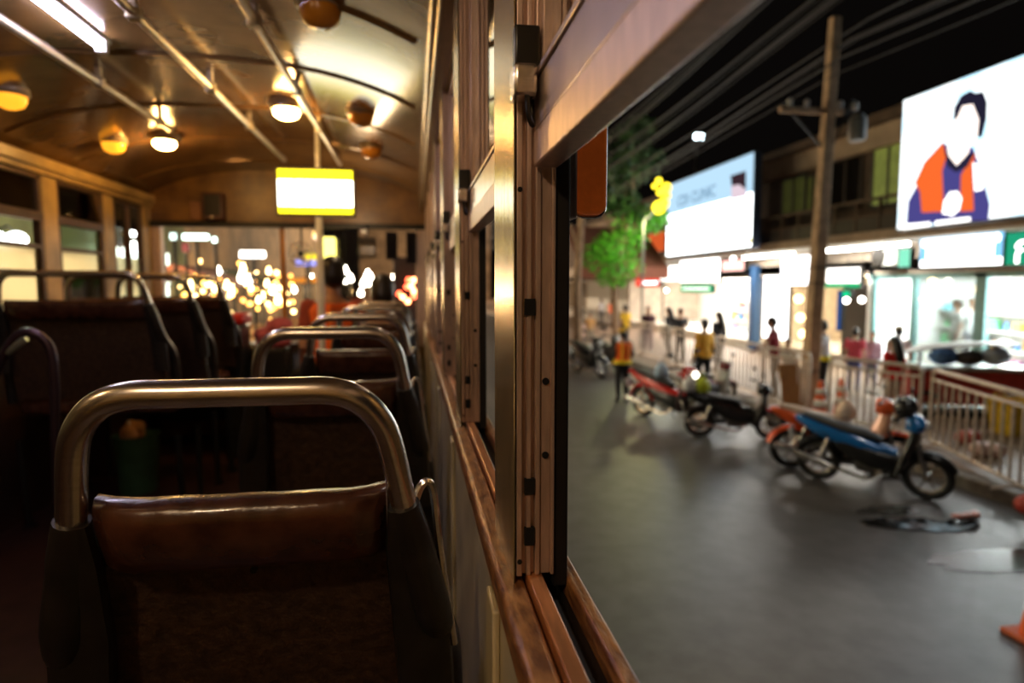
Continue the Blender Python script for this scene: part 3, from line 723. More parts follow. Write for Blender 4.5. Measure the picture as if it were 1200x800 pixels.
board('shop_sign', 845, 304, 872, 318, 12.1, glow('sign_pink', (1, .55, .48), 2.2), 'pale pink lit shop sign left of the blue pillar', 'sign')
t, a, b, z0, z1 = board('shop_sign', 735, 282, 751, 296, 12.0, grg, 'small green sign with white marks beside the street tree', 'sign')
text_mesh('AA', (z1-z0)*.85, wg2, t, FM((a+b)/2, (z0+z1)/2, 11.985)) if False else MB().span(11.985, 12, b+.15, (a+b)/2-.1, z0+.2, z1-.15).span(11.985, 12, (a+b)/2+.1, a-.15, z0+.2, z1-.15).build('white_mark', wg2, t, True)
board('shop_sign', 753, 273, 779, 296, 12.0, org, 'orange red lit shop sign beside the street tree', 'sign')
board('shop_sign', 894, 322, 924, 398, 12.5, wg, 'tall white lit panel beside the blue pillar', 'sign')
board('shop_sign', 915, 299, 953, 335, 11.9, wg, 'square white lit sign just left of the power pole', 'sign')
t, a, b, z0, z1 = board('shop_sign', 968, 313, 1008, 337, 12.0, wg2, 'white lit sign with a green strip right of the power pole', 'sign')
MB().span(11.985, 12.0, b, a, z0, z0+.14).build('green_strip', grg, t, True)
board('shop_sign', 980, 340, 986, 388, 12.1, glow('sign_blue', (.02, .09, .32), .8), 'narrow upright blue banner by the dark doorway', 'banner')
board('shop_sign', 987, 340, 996, 349, 12.1, glow('sign_bright_green', (.0, .6, .25), 1.5), 'tiny bright green lit sign by the dark doorway', 'sign')
board('shop_sign', 1052, 290, 1067, 314, 12.0, glow('sign_mint', (.25, .8, .55), 1.2), 'small mint green sign at the corner of the white shop', 'sign')
t, a, b, z0, z1 = board('shop_sign', 1078, 271, 1176, 313, 11.9, wg, 'long white shop sign with a sky blue top edge under the large billboard', 'sign')
MB().span(11.885, 11.9, b, a, z1-.22, z1-.03).span(11.885, 11.9, b+.02, b+.2, z1-.6, z1-.2).span(11.885, 11.9, a-.2, a-.02, z1-.6, z1-.2).build('blue_border', blug, t, True)
m = MB()
for k in range(15):
    yy = b+.15+(a-b-.3)*k/14; m.ell((11.88, yy, z1-.20), (.01, .09, .09), 10, 6)
m.build('white_dots', wg, t, True)
t, a, b, z0, z1 = board('shop_sign', 1179, 269, 1240, 311, 11.9, wg, 'white shop sign with a big green letter at the right edge', 'sign')
MB().span(11.885, 11.9, b, a-.02, z0+.03, z1-.03).build('green_ground', glow('green_print', (.02, .42, .22), .9), t, True)
text_mesh('\u0e01', (z1-z0)*1.15, wg, t, FM(a-.42, (z0+z1)/2-.05, 11.88), depth=.01)
# air-conditioning unit
a = atX(1022, 312, 12.2); b = atX(1050, 290, 12.2)
t = thing('air_conditioner', 'pale grey air conditioner unit under the slab by the white shop', 'air conditioner', (12.3, (a.y+b.y)/2, a.z))
MB().span(12.2, 12.55, b.y, a.y, a.z, b.z).build('case', mat('ac_grey', (.5, .52, .5), .5), t, True, bevel=.03)
MB().lathe([(.24, 12.17), (.26, 12.2)], (0, (a.y+b.y)/2+.2, (a.z+b.z)/2), 'X', 24).build('fan_grille', darkmetal, t, True)
MB().span(12.15, 12.6, b.y, b.y+.05, a.z-.06, a.z).span(12.15, 12.6, a.y-.05, a.y, a.z-.06, a.z).build('bracket', darkmetal, t, True)

# shop stock: shelf units with boxes and bottles
pal = [(.8, .1, .06), (.1, .25, .6), (.85, .65, .1), (.15, .5, .25), (.8, .8, .75), (.7, .3, .5), (.2, .55, .65), (.85, .4, .1)]
def shelf(px, X, label, gl, w=1.6):
    y = yX(px, 370, X)
    t = thing('display_shelf', label, 'shelf', (X, y, .5))
    for z in (.5, .95, 1.4, 1.85): MB().span(X, X+.4, y-w/2, y+w/2, z, z+.03).build('shelf_board', white_pl, t, True)
    MB().span(X+.4, X+.43, y-w/2, y+w/2, .5, 2.2).build('back_panel', white_pl, t, True)
    for s in (-1, 1): MB().span(X, X+.43, y+s*w/2-.02, y+s*w/2+.02, .5, 2.2).build('side_panel', white_pl, t, True)
    for i, z in enumerate((.53, .98, 1.43, 1.88)):
        nn = 5
        for k in range(nn):
            c = random.choice(pal); yy = y-w/2+.16+(w-.3)*k/(nn-1); hh = random.uniform(.16, .34)
            if (i+k) % 2: b = MB().span(X+.05, X+.25, yy-.09, yy+.09, z, z+hh).build('boxed_goods', mat('goods_%s' % (c,), c, .5), bevel=.008)
            else: b = MB().lathe([(.06, z), (.065, z+.02), (.065, z+hh*.65), (.03, z+hh*.8), (.03, z+hh)], (X+.15, yy, 0), n=12).build('bottled_goods', mat('goods_%s' % (c,), c, .5))
            tag(b, ('packet standing on the ' if (i+k) % 2 else 'bottle standing on the ') + gl, 'box' if (i+k) % 2 else 'bottle', ('packets' if (i+k) % 2 else 'bottles')+' on the '+gl)
shelf(1105, 14.6, 'white goods shelf in the white shop behind the staff', 'white shop shelf behind the staff')
shelf(1175, 14.2, 'white goods shelf in the white shop at the right edge', 'white shop shelf at the right edge')
shelf(1045, 14.4, 'white goods shelf in the white shop by the teal frame', 'white shop shelf by the teal frame')
shelf(865, 14.6, 'goods shelf in the shop left of the blue pillar', 'shelf left of the blue pillar')
shelf(760, 14.6, 'goods shelf in the shop under the red sign', 'shelf under the red sign', 2.4)
# warm round lamps in the shop behind the pole
for px, py, lab in ((936, 350, 'upper'), (938, 372, 'middle'), (941, 391, 'lower')):
    c = atX(px, py, 13.1); t = thing('globe_lamp', lab + ' round warm lamp in the shop just left of the power pole', 'lamp', c); MB().ell(c, (.14, .14, .14)).build('globe', glow('globe_glow', (1, .70, .30), 9), t, True); MB().tube([c+Vector((0, 0, .12)), (c.x, c.y, 2.96)], .008, 6).build('cord', darkmetal, t, True)
for px, py, lab in ((1010, 351, 'beside the dark doorway'), (992, 352, 'inside the dark doorway'), (859, 303, 'at the corner above the blue pillar'), (766, 307, 'above the red sign'), (781, 340, 'left of the green sign'), (742, 311, 'on the tree side of the red sign'), (724, 304, 'below the street tree')):
    c = atX(px, py, 11.7); t = thing('globe_lamp', 'small round white lamp ' + lab, 'lamp', c); MB().ell(c, (.075, .075, .075)).build('globe', glow('small_globe_glow', (1, .92, .80), 14), t, True); MB().tube([c+Vector((0, 0, .06)), (c.x, c.y, 3.73)], .008, 6).build('cord', darkmetal, t, True)
tag(MB().span(12.65, 12.7, yX(1012, 370), yX(985, 370), .15, 2.6).build('doorway_dark', frame_d), 'dark sheet put in for the unlit doorway right of the narrow blue banner', 'curtain')  # dark sheet stands in for the gloom of the open doorway

# ---- power pole
conc = mat('pole_concrete', (.50, .33, .20), .85, 0, .25, 4, .2)
b = atZ(946, 478, .15); tp = Vector((b.x+.10, b.y, 0))
dd = b.y
zt_ = atY(979, 20, dd).z; xt = atY(979, 20, dd).x
t = thing('power_pole', 'tall concrete power pole standing among the barriers', 'pole', b)
def lerp(u): return Vector((b.x+(xt-b.x)*u, dd, .15+(zt_-.15)*u))
m = MB(); R = []
for u in (0, .25, .5, .75, 1):
    c = lerp(u); w = .13-.045*u
    R.append([c+Vector((sx*w, sy*w, 0)) for sx, sy in ((-1, -1), (1, -1), (1, 1), (-1, 1))])
m.rings(R).build('post', conc, t, True, bevel=.02)
c = lerp(.76)
MB().box(c+Vector((-.35, 0, .05)), (1.3, .1, .1)).build('cross_arm', conc, t, True, bevel=.01)
MB().tube([c+Vector((-.75, 0, 0)), c+Vector((0, 0, -.7))], .025, 8).tube([c+Vector((.5, 0, .3)), c+Vector((.1, 0, -.6))], .02, 8).build('brace', darkmetal, t, True)
for dx in (-.8, -.45, .25, .55): MB().lathe([(.03, 0), (.06, .04), (.04, .08), (.06, .12), (.02, .17)], c+Vector((dx, 0, .1)), n=12).build('insulator', mat('porcelain', (.45, .42, .4), .25), t, True)
MB().lathe([(.13, 0), (.16, .05), (.16, .4), (.1, .5)], c+Vector((.55, -.1, -.5)), n=16).build('transformer', mat('tr_grey', (.22, .22, .22), .5), t, True)
for u in (.1, .33, .37): MB().tube([lerp(u)+Vector((k*.135, j*.135, 0)) for k, j in ((-1, -1), (1, -1), (1, 1), (-1, 1))], .012, 6, closed=True).build('band', darkmetal, t, True)
# overhead cables along the street
cab = mat('cable_black', (.018, .016, .015), .7)
pts = [(600, 300, 9.2), (640, 290, 9.0)]
for k in range(14):
    zz = 6.4+.23*k+.1*(k % 3); xx = 7.6+.16*(k % 5)
    P = []
    for j in range(25):
        y = 2+ j*3.0; u = ((y-dd) % 30)/30
        P.append((xx, y, zz-1.0*(1-(2*u-1)**2)*(.5+.1*(k % 4))))
    tag(MB().tube(P, .010+.009*(k % 3), 5).build('overhead_cable', cab), 'black overhead cable strung along the street above the billboards', 'cable', 'cables strung along the street')
# floodlight high up
c = atY(819, 160, 34)
t = thing('flood_light', 'white flood light shining high up against the black sky', 'light', c)
MB().box(c, (.5, .16, .28)).build('head', glow('flood_glow', (.75, .92, 1), 14), t, True, bevel=.04)
MB().box(c+Vector((0, .12, 0)), (.6, .1, .36)).tube([c+Vector((0, .15, 0)), c+Vector((0, .25, .2)), c+Vector((0, .3, -.3)), (c.x, c.y+.3, 7.2)], .06, 8).build('mast', darkmetal, t, True)

# ---- trees
bark = mat('bark', (.20, .12, .07), .9, 0, .3, 6, .4)
def leaves(m, c, r, n, sz, seed):
    rd = random.Random(seed)
    for _ in range(n):
        v = Vector((rd.gauss(0, 1), rd.gauss(0, 1), rd.gauss(0, 1))).normalized()*rd.random()**.4
        p = Vector(c) + Vector((v.x*r[0], v.y*r[1], v.z*r[2]))
        q = Euler((rd.uniform(-1, 1), rd.uniform(-1, 1), rd.uniform(0, 6.3))).to_matrix()
        a = sz*rd.uniform(.6, 1.3)
        vs = [m.bm.verts.new(p+q @ Vector(k)) for k in ((-a, 0, 0), (-.2*a, -.4*a, .1*a), (a, 0, 0), (-.2*a, .4*a, .1*a))]
        m.face(vs)
lf_d = mat('leaf_dark', (.020, .070, .010), .5, 0, .4, 1.2); lf_l = mat('leaf_lit_tint', (.10, .42, .02), .45, 0, .4, 1.0); lf_y = mat('leaf_yellow', (.75, .55, .02), .5)  # brighter green of the lower crown stands in for light on the leaves
ty = 26
def tp_(px, py, y=ty): return atY(px, py, y)
g = tp_(722, 400); base = Vector((g.x, ty, .15))
t = thing('street_tree', 'street tree with dark upper crown and lower leaves coloured bright as if lit', 'tree', base)
MB().tube(curvepts([base, tp_(720, 340), tp_(728, 290), tp_(740, 240), tp_(742, 180)], 6), [.16-.004*i for i in range(25)], 8).build('trunk', bark, t, True)
for e_ in ((705, 250), (765, 255), (735, 215), (700, 300), (770, 230)):
    MB().tube([tp_(728, 290), tp_((728+e_[0])/2, (280+e_[1])/2), tp_(*e_)], [.06, .045, .02], 6).build('branch', bark, t, True)
m = MB()
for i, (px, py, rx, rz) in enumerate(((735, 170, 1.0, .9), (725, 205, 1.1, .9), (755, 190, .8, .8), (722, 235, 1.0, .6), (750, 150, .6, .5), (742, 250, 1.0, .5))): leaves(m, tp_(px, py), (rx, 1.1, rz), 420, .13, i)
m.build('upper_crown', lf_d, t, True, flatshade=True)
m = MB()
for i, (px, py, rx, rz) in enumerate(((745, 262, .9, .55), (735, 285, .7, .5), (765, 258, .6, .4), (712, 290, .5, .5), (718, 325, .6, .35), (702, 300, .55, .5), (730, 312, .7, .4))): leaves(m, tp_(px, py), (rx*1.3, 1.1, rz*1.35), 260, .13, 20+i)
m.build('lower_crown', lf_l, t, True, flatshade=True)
# second trunk and awning further left
base = Vector((tp_(678, 380, 20).x, 20, .15))
t = thing('bare_trunk', 'tan tree trunk standing left of the street tree beside the bus window', 'tree', base)
MB().tube([base, tp_(676, 330, 20), tp_(682, 250, 20)], [.16, .13, .10], 10).tube([tp_(679, 300, 20), tp_(668, 262, 20)], [.06, .04], 8).build('trunk', mat('tan_bark', (.38, .24, .14), .9, 0, .3, 5, .3), t, True)
m = MB(); leaves(m, tp_(680, 215, 20), (1.2, .9, .7), 260, .12, 77); m.build('crown', lf_d, t, True, flatshade=True)
a = atY(672, 262, 29); b = atY(733, 318, 29)
t = thing('awning', 'brown canvas awning over the sidewalk behind the street tree', 'awning', ((a.x+b.x)/2, 29, b.z))
m = MB()
m.prism([(a.x, 27.5, b.z+.1), (b.x+1.5, 27.5, b.z+.1), (b.x+1.5, 31, a.z), (a.x, 31, a.z)], (0, 0, .06)).span(a.x, b.x+1.5, 27.45, 27.5, b.z-.35, b.z+.16)
m.build('canvas', mat('brown_canvas', (.30, .10, .06), .8), t, True)
for x in (a.x+.1, b.x+1.3): MB().tube([(x, 27.6, .15), (x, 27.6, b.z+.1)], .04, 8).build('awning_post', darkmetal, t, True)
# yellow globes on a street lamp arm
c = tp_(770, 225, 24)
t = thing('street_lamp', 'cluster of yellow lit globes on a grey arm beside the street tree', 'street lamp', (tp_(752, 400, 24).x, 24, .15))
MB().tube(curvepts([(tp_(752, 400, 24).x, 24, .15), (tp_(752, 400, 24).x, 24, tp_(750, 270, 24).z), tp_(760, 255, 24), tp_(770, 243, 24)], 6), .05, 8).build('lamp_post', mat('lamp_grey', (.16, .16, .15), .6), t, True)
yg = glow('yellow_globe', (1, .78, .03), 3.5)
for px, py, r in ((772, 243, .26), (778, 238, .20), (781, 220, .19), (774, 225, .15), (772, 212, .13), (767, 218, .10), (782, 229, .13)):
    MB().ell(tp_(px, py, 24), (r, r, r), 12, 8).build('globe', yg, t, True)
lamp('globe_light', 'POINT', tp_(750, 262, 23.6), 170, (1, .95, .45), .2)

# ---- steel crowd barriers along the kerb
steel = mat('barrier_steel', (.62, .52, .43), .4, .3, .15, 10)
def barrier(p, q, label, hgt=1.15, nb=12):
    p = Vector((p.x, p.y, .15)); q = Vector((q.x, q.y, .15)); d = (q-p); Ln = d.length; d.normalize()
    t = thing('crowd_barrier', label, 'barrier', (p+q)/2, math.atan2(d.y, d.x), 'steel crowd barriers along the kerb')
    h = Ln/2; rr_ = .1
    P = []
    for cx, cz, a0 in ((-h+rr_, .18, PI), (h-rr_, .18, 1.5*PI), (h-rr_, hgt-rr_, 0), (-h+rr_, hgt-rr_, PI/2)):
        for k in range(5): P.append(Vector((cx+rr_*math.cos(a0+k*PI/8), 0, cz+rr_*math.sin(a0+k*PI/8))))
    MB().tube(P, .030, 8, closed=True).build('frame', steel, t)
    MB().tube([(-h, 0, hgt-.15), (h, 0, hgt-.15)], .020, 8).build('rail', steel, t)
    for k in range(1, nb): x = -h+Ln*k/nb; MB().tube([(x, 0, .09), (x, 0, hgt-.15)], .018, 6).build('bar', steel, t)
    for s in (-1, 1): MB().tube([(s*(h-.25), -.28, .012), (s*(h-.25), -.1, .05), (s*(h-.25), .1, .05), (s*(h-.25), .28, .012)], .016, 6).tube([(s*(h-.25), 0, .05), (s*(h-.25), 0, .10)], .014, 6).build('foot', steel, t)
T = 1.30
barrier(atZ(974, 418, T), atZ(1081, 430, T), 'steel crowd barrier between the power pole and the blue scooter')
barrier(atZ(1094, 433, T), atZ(1215, 466, T), 'steel crowd barrier at the right edge in front of the red cart')
barrier(atZ(842, 394, T), atZ(893, 405, T), 'steel crowd barrier behind the dark scooter')
barrier(atZ(897, 407, T), atZ(950, 414, T), 'steel crowd barrier just left of the power pole')
barrier(atZ(788, 384, T), atZ(838, 393, T), 'steel crowd barrier behind the red motorcycle')
barrier(atZ(748, 377, T), atZ(785, 383, T), 'steel crowd barrier farthest up the street beside the orange vest')
# cones
def cone(px, py, zg, label, h=.70):
    c = atZ(px, py, zg); t = thing('traffic_cone', label, 'cone', (c.x, c.y, zg))
    MB().box((0, 0, .02), (.36, .36, .04)).build('base', mat('cone_base', (.5, .09, .02), .6), t, bevel=.015)
    k = h/.7
    MB().lathe([(.14, .04), (.045*1, h-.02), (.03, h)], n=20).build('body', mat('cone_orange', (.85, .13, .02), .45), t)
    for z0_, z1_ in ((.22, .36), (.46, .56)):
        r = lambda z: .14-.095*(z*k-.04)/(h-.06)+.003
        MB().lathe([(r(z0_), z0_*k), (r(z1_), z1_*k)], n=20, cap=False).build('white_band', mat('cone_white', (.8, .75, .7), .4), t, solid=.003)
cone(960, 491, .15, 'orange traffic cone right beside the power pole')
cone(985, 487, .15, 'orange and white traffic cone between the power pole and the blue scooter')
cone(1222, 752, 0, 'orange traffic cone cut off by the right edge of the picture')
# brown board leaning by the pole, baskets, cart
a = atZ(932, 484, .15)
tag(MB().prism([a+Vector((-.22, 0, 0)), a+Vector((.22, 0, 0)), a+Vector((.22, .25, .9)), a+Vector((-.22, .25, .9))], (0, .03, .01)).build('board', mat('brown_board', (.32, .15, .04), .6), bevel=.005), 'brown board leaning at the foot of the power pole', 'board')
c = atZ(1187, 508, .15)
t = thing('crate', 'yellow plastic basket standing on the sidewalk at the right edge', 'basket', (c.x, c.y, .15))
m = MB()
R = [[Vector((sx*w, sy*w*.8, z)) for sx, sy in ((-1, -1), (1, -1), (1, 1), (-1, 1))] for w, z in ((.24, 0), (.30, .52), (.33, .52), (.33, .58), (.29, .58), (.22, .03))]
m.rings(R).build('body', mat('basket_yellow', (.80, .50, .02), .45), t, bevel=.01)
for s in (-1, 1): MB().tube(curvepts([(-.12, s*.265, .54), (-.08, s*.29, .62), (.08, s*.29, .62), (.12, s*.265, .54)], 5), .014, 8).build('handle', mat('basket_yellow', (.8, .5, .02), .45), t)
c = atZ(1150, 492, .15)
t = thing('vendor_cart', 'vendor cart with red sides and a tilted white lid behind the barrier', 'cart', (c.x, c.y+.5, .15), -.35)
redc = mat('cart_red', (.45, .035, .025), .5)
MB().box((0, 0, .55), (2.0, .75, .62)).build('body', redc, t, bevel=.03)
MB().box((0, 0, .90), (2.1, .85, .06)).build('counter', mat('counter_steel', (.6, .6, .58), .3, .8), t, bevel=.01)
MB().loft([(-.95, .18, 1.13, .05, .02), (-.6, .15, 1.24, .30, .03), (.2, .12, 1.33, .38, .035), (.9, .1, 1.33, .30, .03)], 'X', 14).build('lid', white_pl, t)
MB().box((.2, .25, 1.1), (.04, .04, .4)).build('lid_post', darkmetal, t)
MB().box((-.6, .25, 1.05), (.04, .04, .3)).build('lid_post', darkmetal, t)
for x in (-.7, .7):
    w = MB().torus((x, -.4, .25), .21, .035, 'Y').build('wheel', rubber, t)
    MB().lathe([(.04, -.42), (.04, -.36)], (x, 0, .25), 'Y', 14).tube([(x-.2, -.4, .25), (x+.2, -.4, .25)], .01, 6).tube([(x, -.4, .05), (x, -.4, .45)], .01, 6).build('hub', chrome, w)
MB().span(-.95, .95, -.30, .30, 0, .12).span(-.9, -.8, -.3, .3, 0, .3).span(.8, .9, -.3, .3, 0, .3).build('undercarriage', darkmetal, t)
cw = Matrix.Translation((c.x, c.y+.5, .15)) @ Matrix.Rotation(-.35, 4, 'Z')
for dx, dy, s, col, lab in ((-.35, -.1, (.28, .2, .16), (.10, .22, .5), 'blue cloth bundle on the vendor cart counter'), (.05, -.15, (.24, .2, .14), (.05, .035, .03), 'dark cloth bundle on the vendor cart counter'), (.5, -.1, (.28, .2, .18), (.55, .6, .72), 'pale blue cloth bundle on the vendor cart counter')):
    p = cw @ Vector((dx, dy, .94+s[2])); tag(MB().ell(p, s, 14, 8).ell(p+Vector((.1, .02, .05)), (s[0]*.6, s[1]*.8, s[2]*.7), 12, 8).build('cloth_bundle', mat('bundle_%s' % lab.split()[0], col, .8, 0, .3, 9, .3), remesh=.02), lab, 'cloth')
for px, py, cc, lab in ((1158, 535, (.55, .35, .28), 'crumpled beige bag on the sidewalk below the barrier'), (1140, 520, (.45, .08, .05), 'crumpled red bag on the sidewalk right of the blue scooter'), (1192, 600, (.40, .04, .03), 'red bag on the kerb at the right edge')):
    c = atZ(px, py, .15); m = MB()
    for k in range(4): m.ell(c+Vector((random.uniform(-.12, .12), random.uniform(-.08, .08), .10)), (.14, .12, .11), 10, 7)
    tag(m.build('bag', mat('bag_'+lab.split()[1]+str(px), cc, .5, 0, .3, 10, .2), remesh=.02), lab, 'bag')

# =================================================== left side of the street
struct(MB().span(-9.9, -9.5, 29, 70, 0, 9).build('wall_opposite_far', mat('beige_facade', (.30, .20, .11), .8, 0, .25, .8)))
struct(MB().span(-9.9, -9.5, -8, 29, 0, 9).build('wall_opposite', mat('green_facade', (.10, .12, .05), .8, 0, .25, 1.2)))
for i, (y0, y1, zlo, zhi, c, st) in enumerate(((9.5, 15.6, 1.3, 3.6, (1, .80, .50), 4.5), (16.2, 21.5, 1.1, 3.55, (1, .82, .55), 5), (22.3, 27, 1.0, 3.9, (.9, 1, .88), 4))):
    t = thing('glow_panel', ('wide warm glowing panel added across the road, brightening the left bus window', 'warm glowing panel added across the road, middle one of the three', 'pale glowing panel added across the road, nearest the windscreen')[i], 'light panel', (-9.4, (y0+y1)/2, zlo))  # glowing panels added so the dusty left panes look bright
    MB().span(-9.5, -9.44, y0, y1, zlo, zhi).build('frame', frame_d, t, True)
    MB().span(-9.44, -9.42, y0+.1, y1-.1, zlo+.1, zhi-.1).build('pane', glow('panel_glow_%d' % i, c, st), t, True)
for i, (px, py, lab) in enumerate(((-4, 280, 'at the left edge of the picture'), (20, 280, 'behind the first left bus window'), (73, 232, 'upper left behind the second left bus window'), (81, 233, 'upper right behind the second left bus window'), (155, 270, 'high beside the front left pillar'), (157, 290, 'lower beside the front left pillar'))):
    c = atX(px, py, -7.6 if i < 4 else -6.6)
    t = thing('street_light', 'small white street light ' + lab, 'street light', c)
    MB().ell(c, (.14, .26, .14)).build('head', glow('street_white', (.95, 1, .95), 10), t, True)
    MB().tube([c+Vector((0, 0, .08)), c+Vector((-.15, 0, .25)), c+Vector((-.3-.25*(i % 2), 0, .05)), (c.x-.3-.25*(i % 2), c.y, .15 if c.x-.3-.25*(i % 2) < -7.0 else 0)], .03, 6).build('lamp_post', darkmetal, t, True)

# ============================================= the street ahead of the bus
struct(MB().span(-30, -9.5, 70, 71, 0, 12).span(-9.5, 14, 118, 119, 0, 14).build('wall_far_buildings', mat('far_facade', (.22, .15, .09), .9, 0, .3, .6)))
stall_cloth = [mat('canopy_%d' % i, c, .8) for i, c in enumerate(((.16, .05, .03), (.05, .10, .06), (.14, .10, .05), (.08, .05, .08)))]
bulbg = glow('market_bulb', (1, .62, .24), 28); bulbw = glow('market_bulb_white', (1, .9, .75), 28)
k = 0
names = ['dark red', 'dark green', 'tan', 'dark purple']
for i, (x, y) in enumerate(((-5.4, 17), (-5.6, 21), (-5.8, 25.5), (-6.0, 30.5), (-5.6, 36), (-5.4, 43))):
    t = thing('market_stall', names[i % 4]+' canopied market stall ahead of the bus, '+('first', 'second', 'third', 'fourth', 'fifth', 'sixth')[i]+' along the left kerb', 'stall', (x, y, 0))
    MB().prism([(x-1.4, y-1.4, 2.55), (x, y-1.4, 3.05), (x+1.4, y-1.4, 2.55), (x, y-1.4, 2.98)], (0, 2.8, 0)).build('canopy', stall_cloth[i % 4], t, True)
    for sx in (-1.3, 1.3):
        for sy in (-1.3, 1.3): MB().tube([(x+sx, y+sy, 0), (x+sx, y+sy, 2.58)], .03, 6).build('post', darkmetal, t, True)
    MB().span(x-1.2, x+1.2, y-.6, y+.6, .75, .82).span(x-1.2, x+1.2, y-.62, y-.58, .2, .8).build('table', mat('stall_table', (.35, .2, .1), .7), t, True)
rb = random.Random(11)
spots = [(233, 330), (243, 332), (262, 325), (275, 322), (283, 326), (290, 330), (252, 338), (266, 335), (313, 333), (320, 341), (300, 325), (309, 348), (240, 344), (229, 350), (345, 340), (384, 333), (376, 326), (272, 342), (295, 340), (326, 352), (256, 318), (303, 352), (332, 335), (285, 315), (222, 333), (315, 318), (248, 352)]
for px, py in spots:
    y = rb.uniform(15, 34); c = atY(px, py, y); s = y*rb.uniform(.0028, .0052)
    big = py < 345
    tag(MB().ell(c, (s, s, s*1.2), 12, 8).lathe([(s*.5, c.z+s*.8), (s*.5, c.z+s*2)], (c.x, c.y, 0), n=10).build('hanging_bulb', bulbg if rb.random() < .6 else bulbw), 'bare warm bulb hanging over the market stalls ahead of the bus', 'bulb', 'bulbs over the market stalls')
for px, py in ((429, 327), (434, 325), (432, 332), (426, 333), (463, 326), (466, 323), (437, 331), (411, 327), (404, 329), (431, 322), (365, 327), (461, 327), (468, 324), (474, 322), (389, 312), (405, 318), (423, 344)):
    y = rb.uniform(28, 50); c = atY(px, py, y); s = y*.0038
    tag(MB().ell(c, (s, s, s), 12, 8).lathe([(s*.4, c.z+s*.8), (s*.4, c.z+s*2)], (c.x, c.y, 0), n=10).build('far_street_bulb', bulbw), 'small white light far up the street beyond the windscreen', 'bulb', 'white lights far up the street')
def front_sign(name, x0, y0, x1, y1, Y, m, lab, cat='sign'):
    a = atY(x0, y0, Y); b = atY(x1, y1, Y)
    t = thing(name, lab, cat, ((a.x+b.x)/2, Y, b.z))
    MB().span(a.x, b.x, Y, Y+.12, b.z, a.z).build('box', darkmetal, t, True, bevel=.02)
    MB().span(a.x+.02, b.x-.02, Y-.015, Y, b.z+.02, a.z-.02).build('face', m, t, True)
    MB().tube([((a.x+b.x)/2, Y+.06, 0), ((a.x+b.x)/2, Y+.06, b.z+.05)], .035, 6).build('sign_post', darkmetal, t, True)
tubec = glow('cool_canopy_tube', (.75, 1, .9), 9)
front_sign('canopy_light', 213, 273, 246, 282, 14, tubec, 'long cool white canopy light high through the windscreen', 'light')
front_sign('canopy_light', 248, 277, 255, 285, 14.5, tubec, 'short cool white canopy light beside the long one', 'light')
front_sign('canopy_light', 280, 293, 312, 303, 16, glow('warm_canopy_tube', (1, .93, .85), 9), 'bright white canopy light in the middle of the windscreen', 'light')
front_sign('street_banner', 177, 297, 184, 320, 11, glow('banner_yellow', (1, .75, .02), 1.6), 'upright yellow banner beside the front left pillar', 'banner')
front_sign('street_banner', 185, 285, 193, 325, 11.5, glow('banner_pale', (.85, .95, 1), 1.3), 'upright pale banner beside the yellow one', 'banner')
front_sign('street_sign', 212, 284, 222, 296, 15, glow('sign_rose', (.7, .16, .14), .8), 'small rose coloured sign below the canopy lights', 'sign')
front_sign('street_sign', 198, 272, 208, 282, 13, glow('sign_ice', (.8, 1, .95), 4), 'small icy white sign left of the long canopy light', 'sign')
front_sign('street_sign', 346, 303, 371, 312, 20, glow('sign_blue_w', (.35, .35, 1), 2.2), 'blue lit sign through the windscreen left of the display pole', 'sign')
front_sign('street_sign', 352, 297, 372, 305, 19.6, glow('sign_yellow_w', (1, .72, .03), 2.2), 'yellow lit sign above the blue one left of the display pole', 'sign')
front_sign('street_sign', 338, 325, 372, 332, 24, glow('sign_orange_w', (1, .33, .04), 1.2), 'long orange lit sign behind the display pole', 'sign')
front_sign('far_building', 238, 288, 292, 330, 40, mat('beige_block', (.28, .20, .12), .9, 0, .2, .5), 'beige building block beyond the stalls', 'building')
for i in range(95):
    px, py = rb.uniform(205, 345), rb.gauss(345, 17); y = rb.uniform(13, 30); c = atY(px, py, y); s = y*rb.uniform(.0022, .0036)
    if c.z < .5: continue
    tag(MB().ell(c, (s, s, s), 10, 6).build('small_stall_light', glow('stall_light_%d' % (i % 3), ((1, .50, .10), (1, .62, .22), (1, .40, .08))[i % 3], (13, 18, 8)[i % 3])), 'tiny amber light among the market stalls ahead of the bus', 'bulb', 'tiny amber lights among the stalls')
for x, y in ((-5.2, 15), (-5.2, 20), (-5.4, 26), (-3.5, 34), (-5, 45)): lamp('stall_lamp', 'POINT', (x, y, 2.2), 420, (1, .60, .25), .1)
lamp('far_fill', 'POINT', (2, 98, 8), 16000, (1, .7, .45), .3)  # added fill, browns the far facades behind the passenger's head
lamp('far_fill', 'POINT', (0, 60, 7), 7000, (1, .75, .5), .3)  # added fill for a warm glow on the buildings ahead
# truck with red lights ahead on the right
Y = 15.5
a = atY(463, 318, Y); b = atY(486, 352, Y)
t = thing('truck', 'truck with rows of red tail lights ahead of the bus', 'truck', ((a.x+b.x)/2+.3, Y+1.5, 0))
x0, x1 = a.x-.05, b.x+1.4
MB().span(x0, x1, Y, Y+4, .9, a.z+.35).build('cargo_box', mat('truck_dark', (.05, .02, .018), .6), t, True, bevel=.04)
MB().span(x0+.1, x1-.1, Y-.05, Y+.05, .55, .75).span(x0+.3, x1-.3, Y+.1, Y+5.5, .6, .9).build('bumper', darkmetal, t, True)
MB().span(x0+.05, x1-.05, Y+4.2, Y+5.6, .8, 2.4).build('cab', mat('truck_cab', (.2, .03, .02), .4), t, True, bevel=.1)
for xx in (x0+.25, x1-.25):
    for yy in (Y+.9, Y+4.8): MB().torus((xx, yy, .42), .31, .11, 'X').lathe([(.2, xx-.06), (.2, xx+.06)], (0, yy, .42), 'X', 14).build('wheel', rubber, t, True)
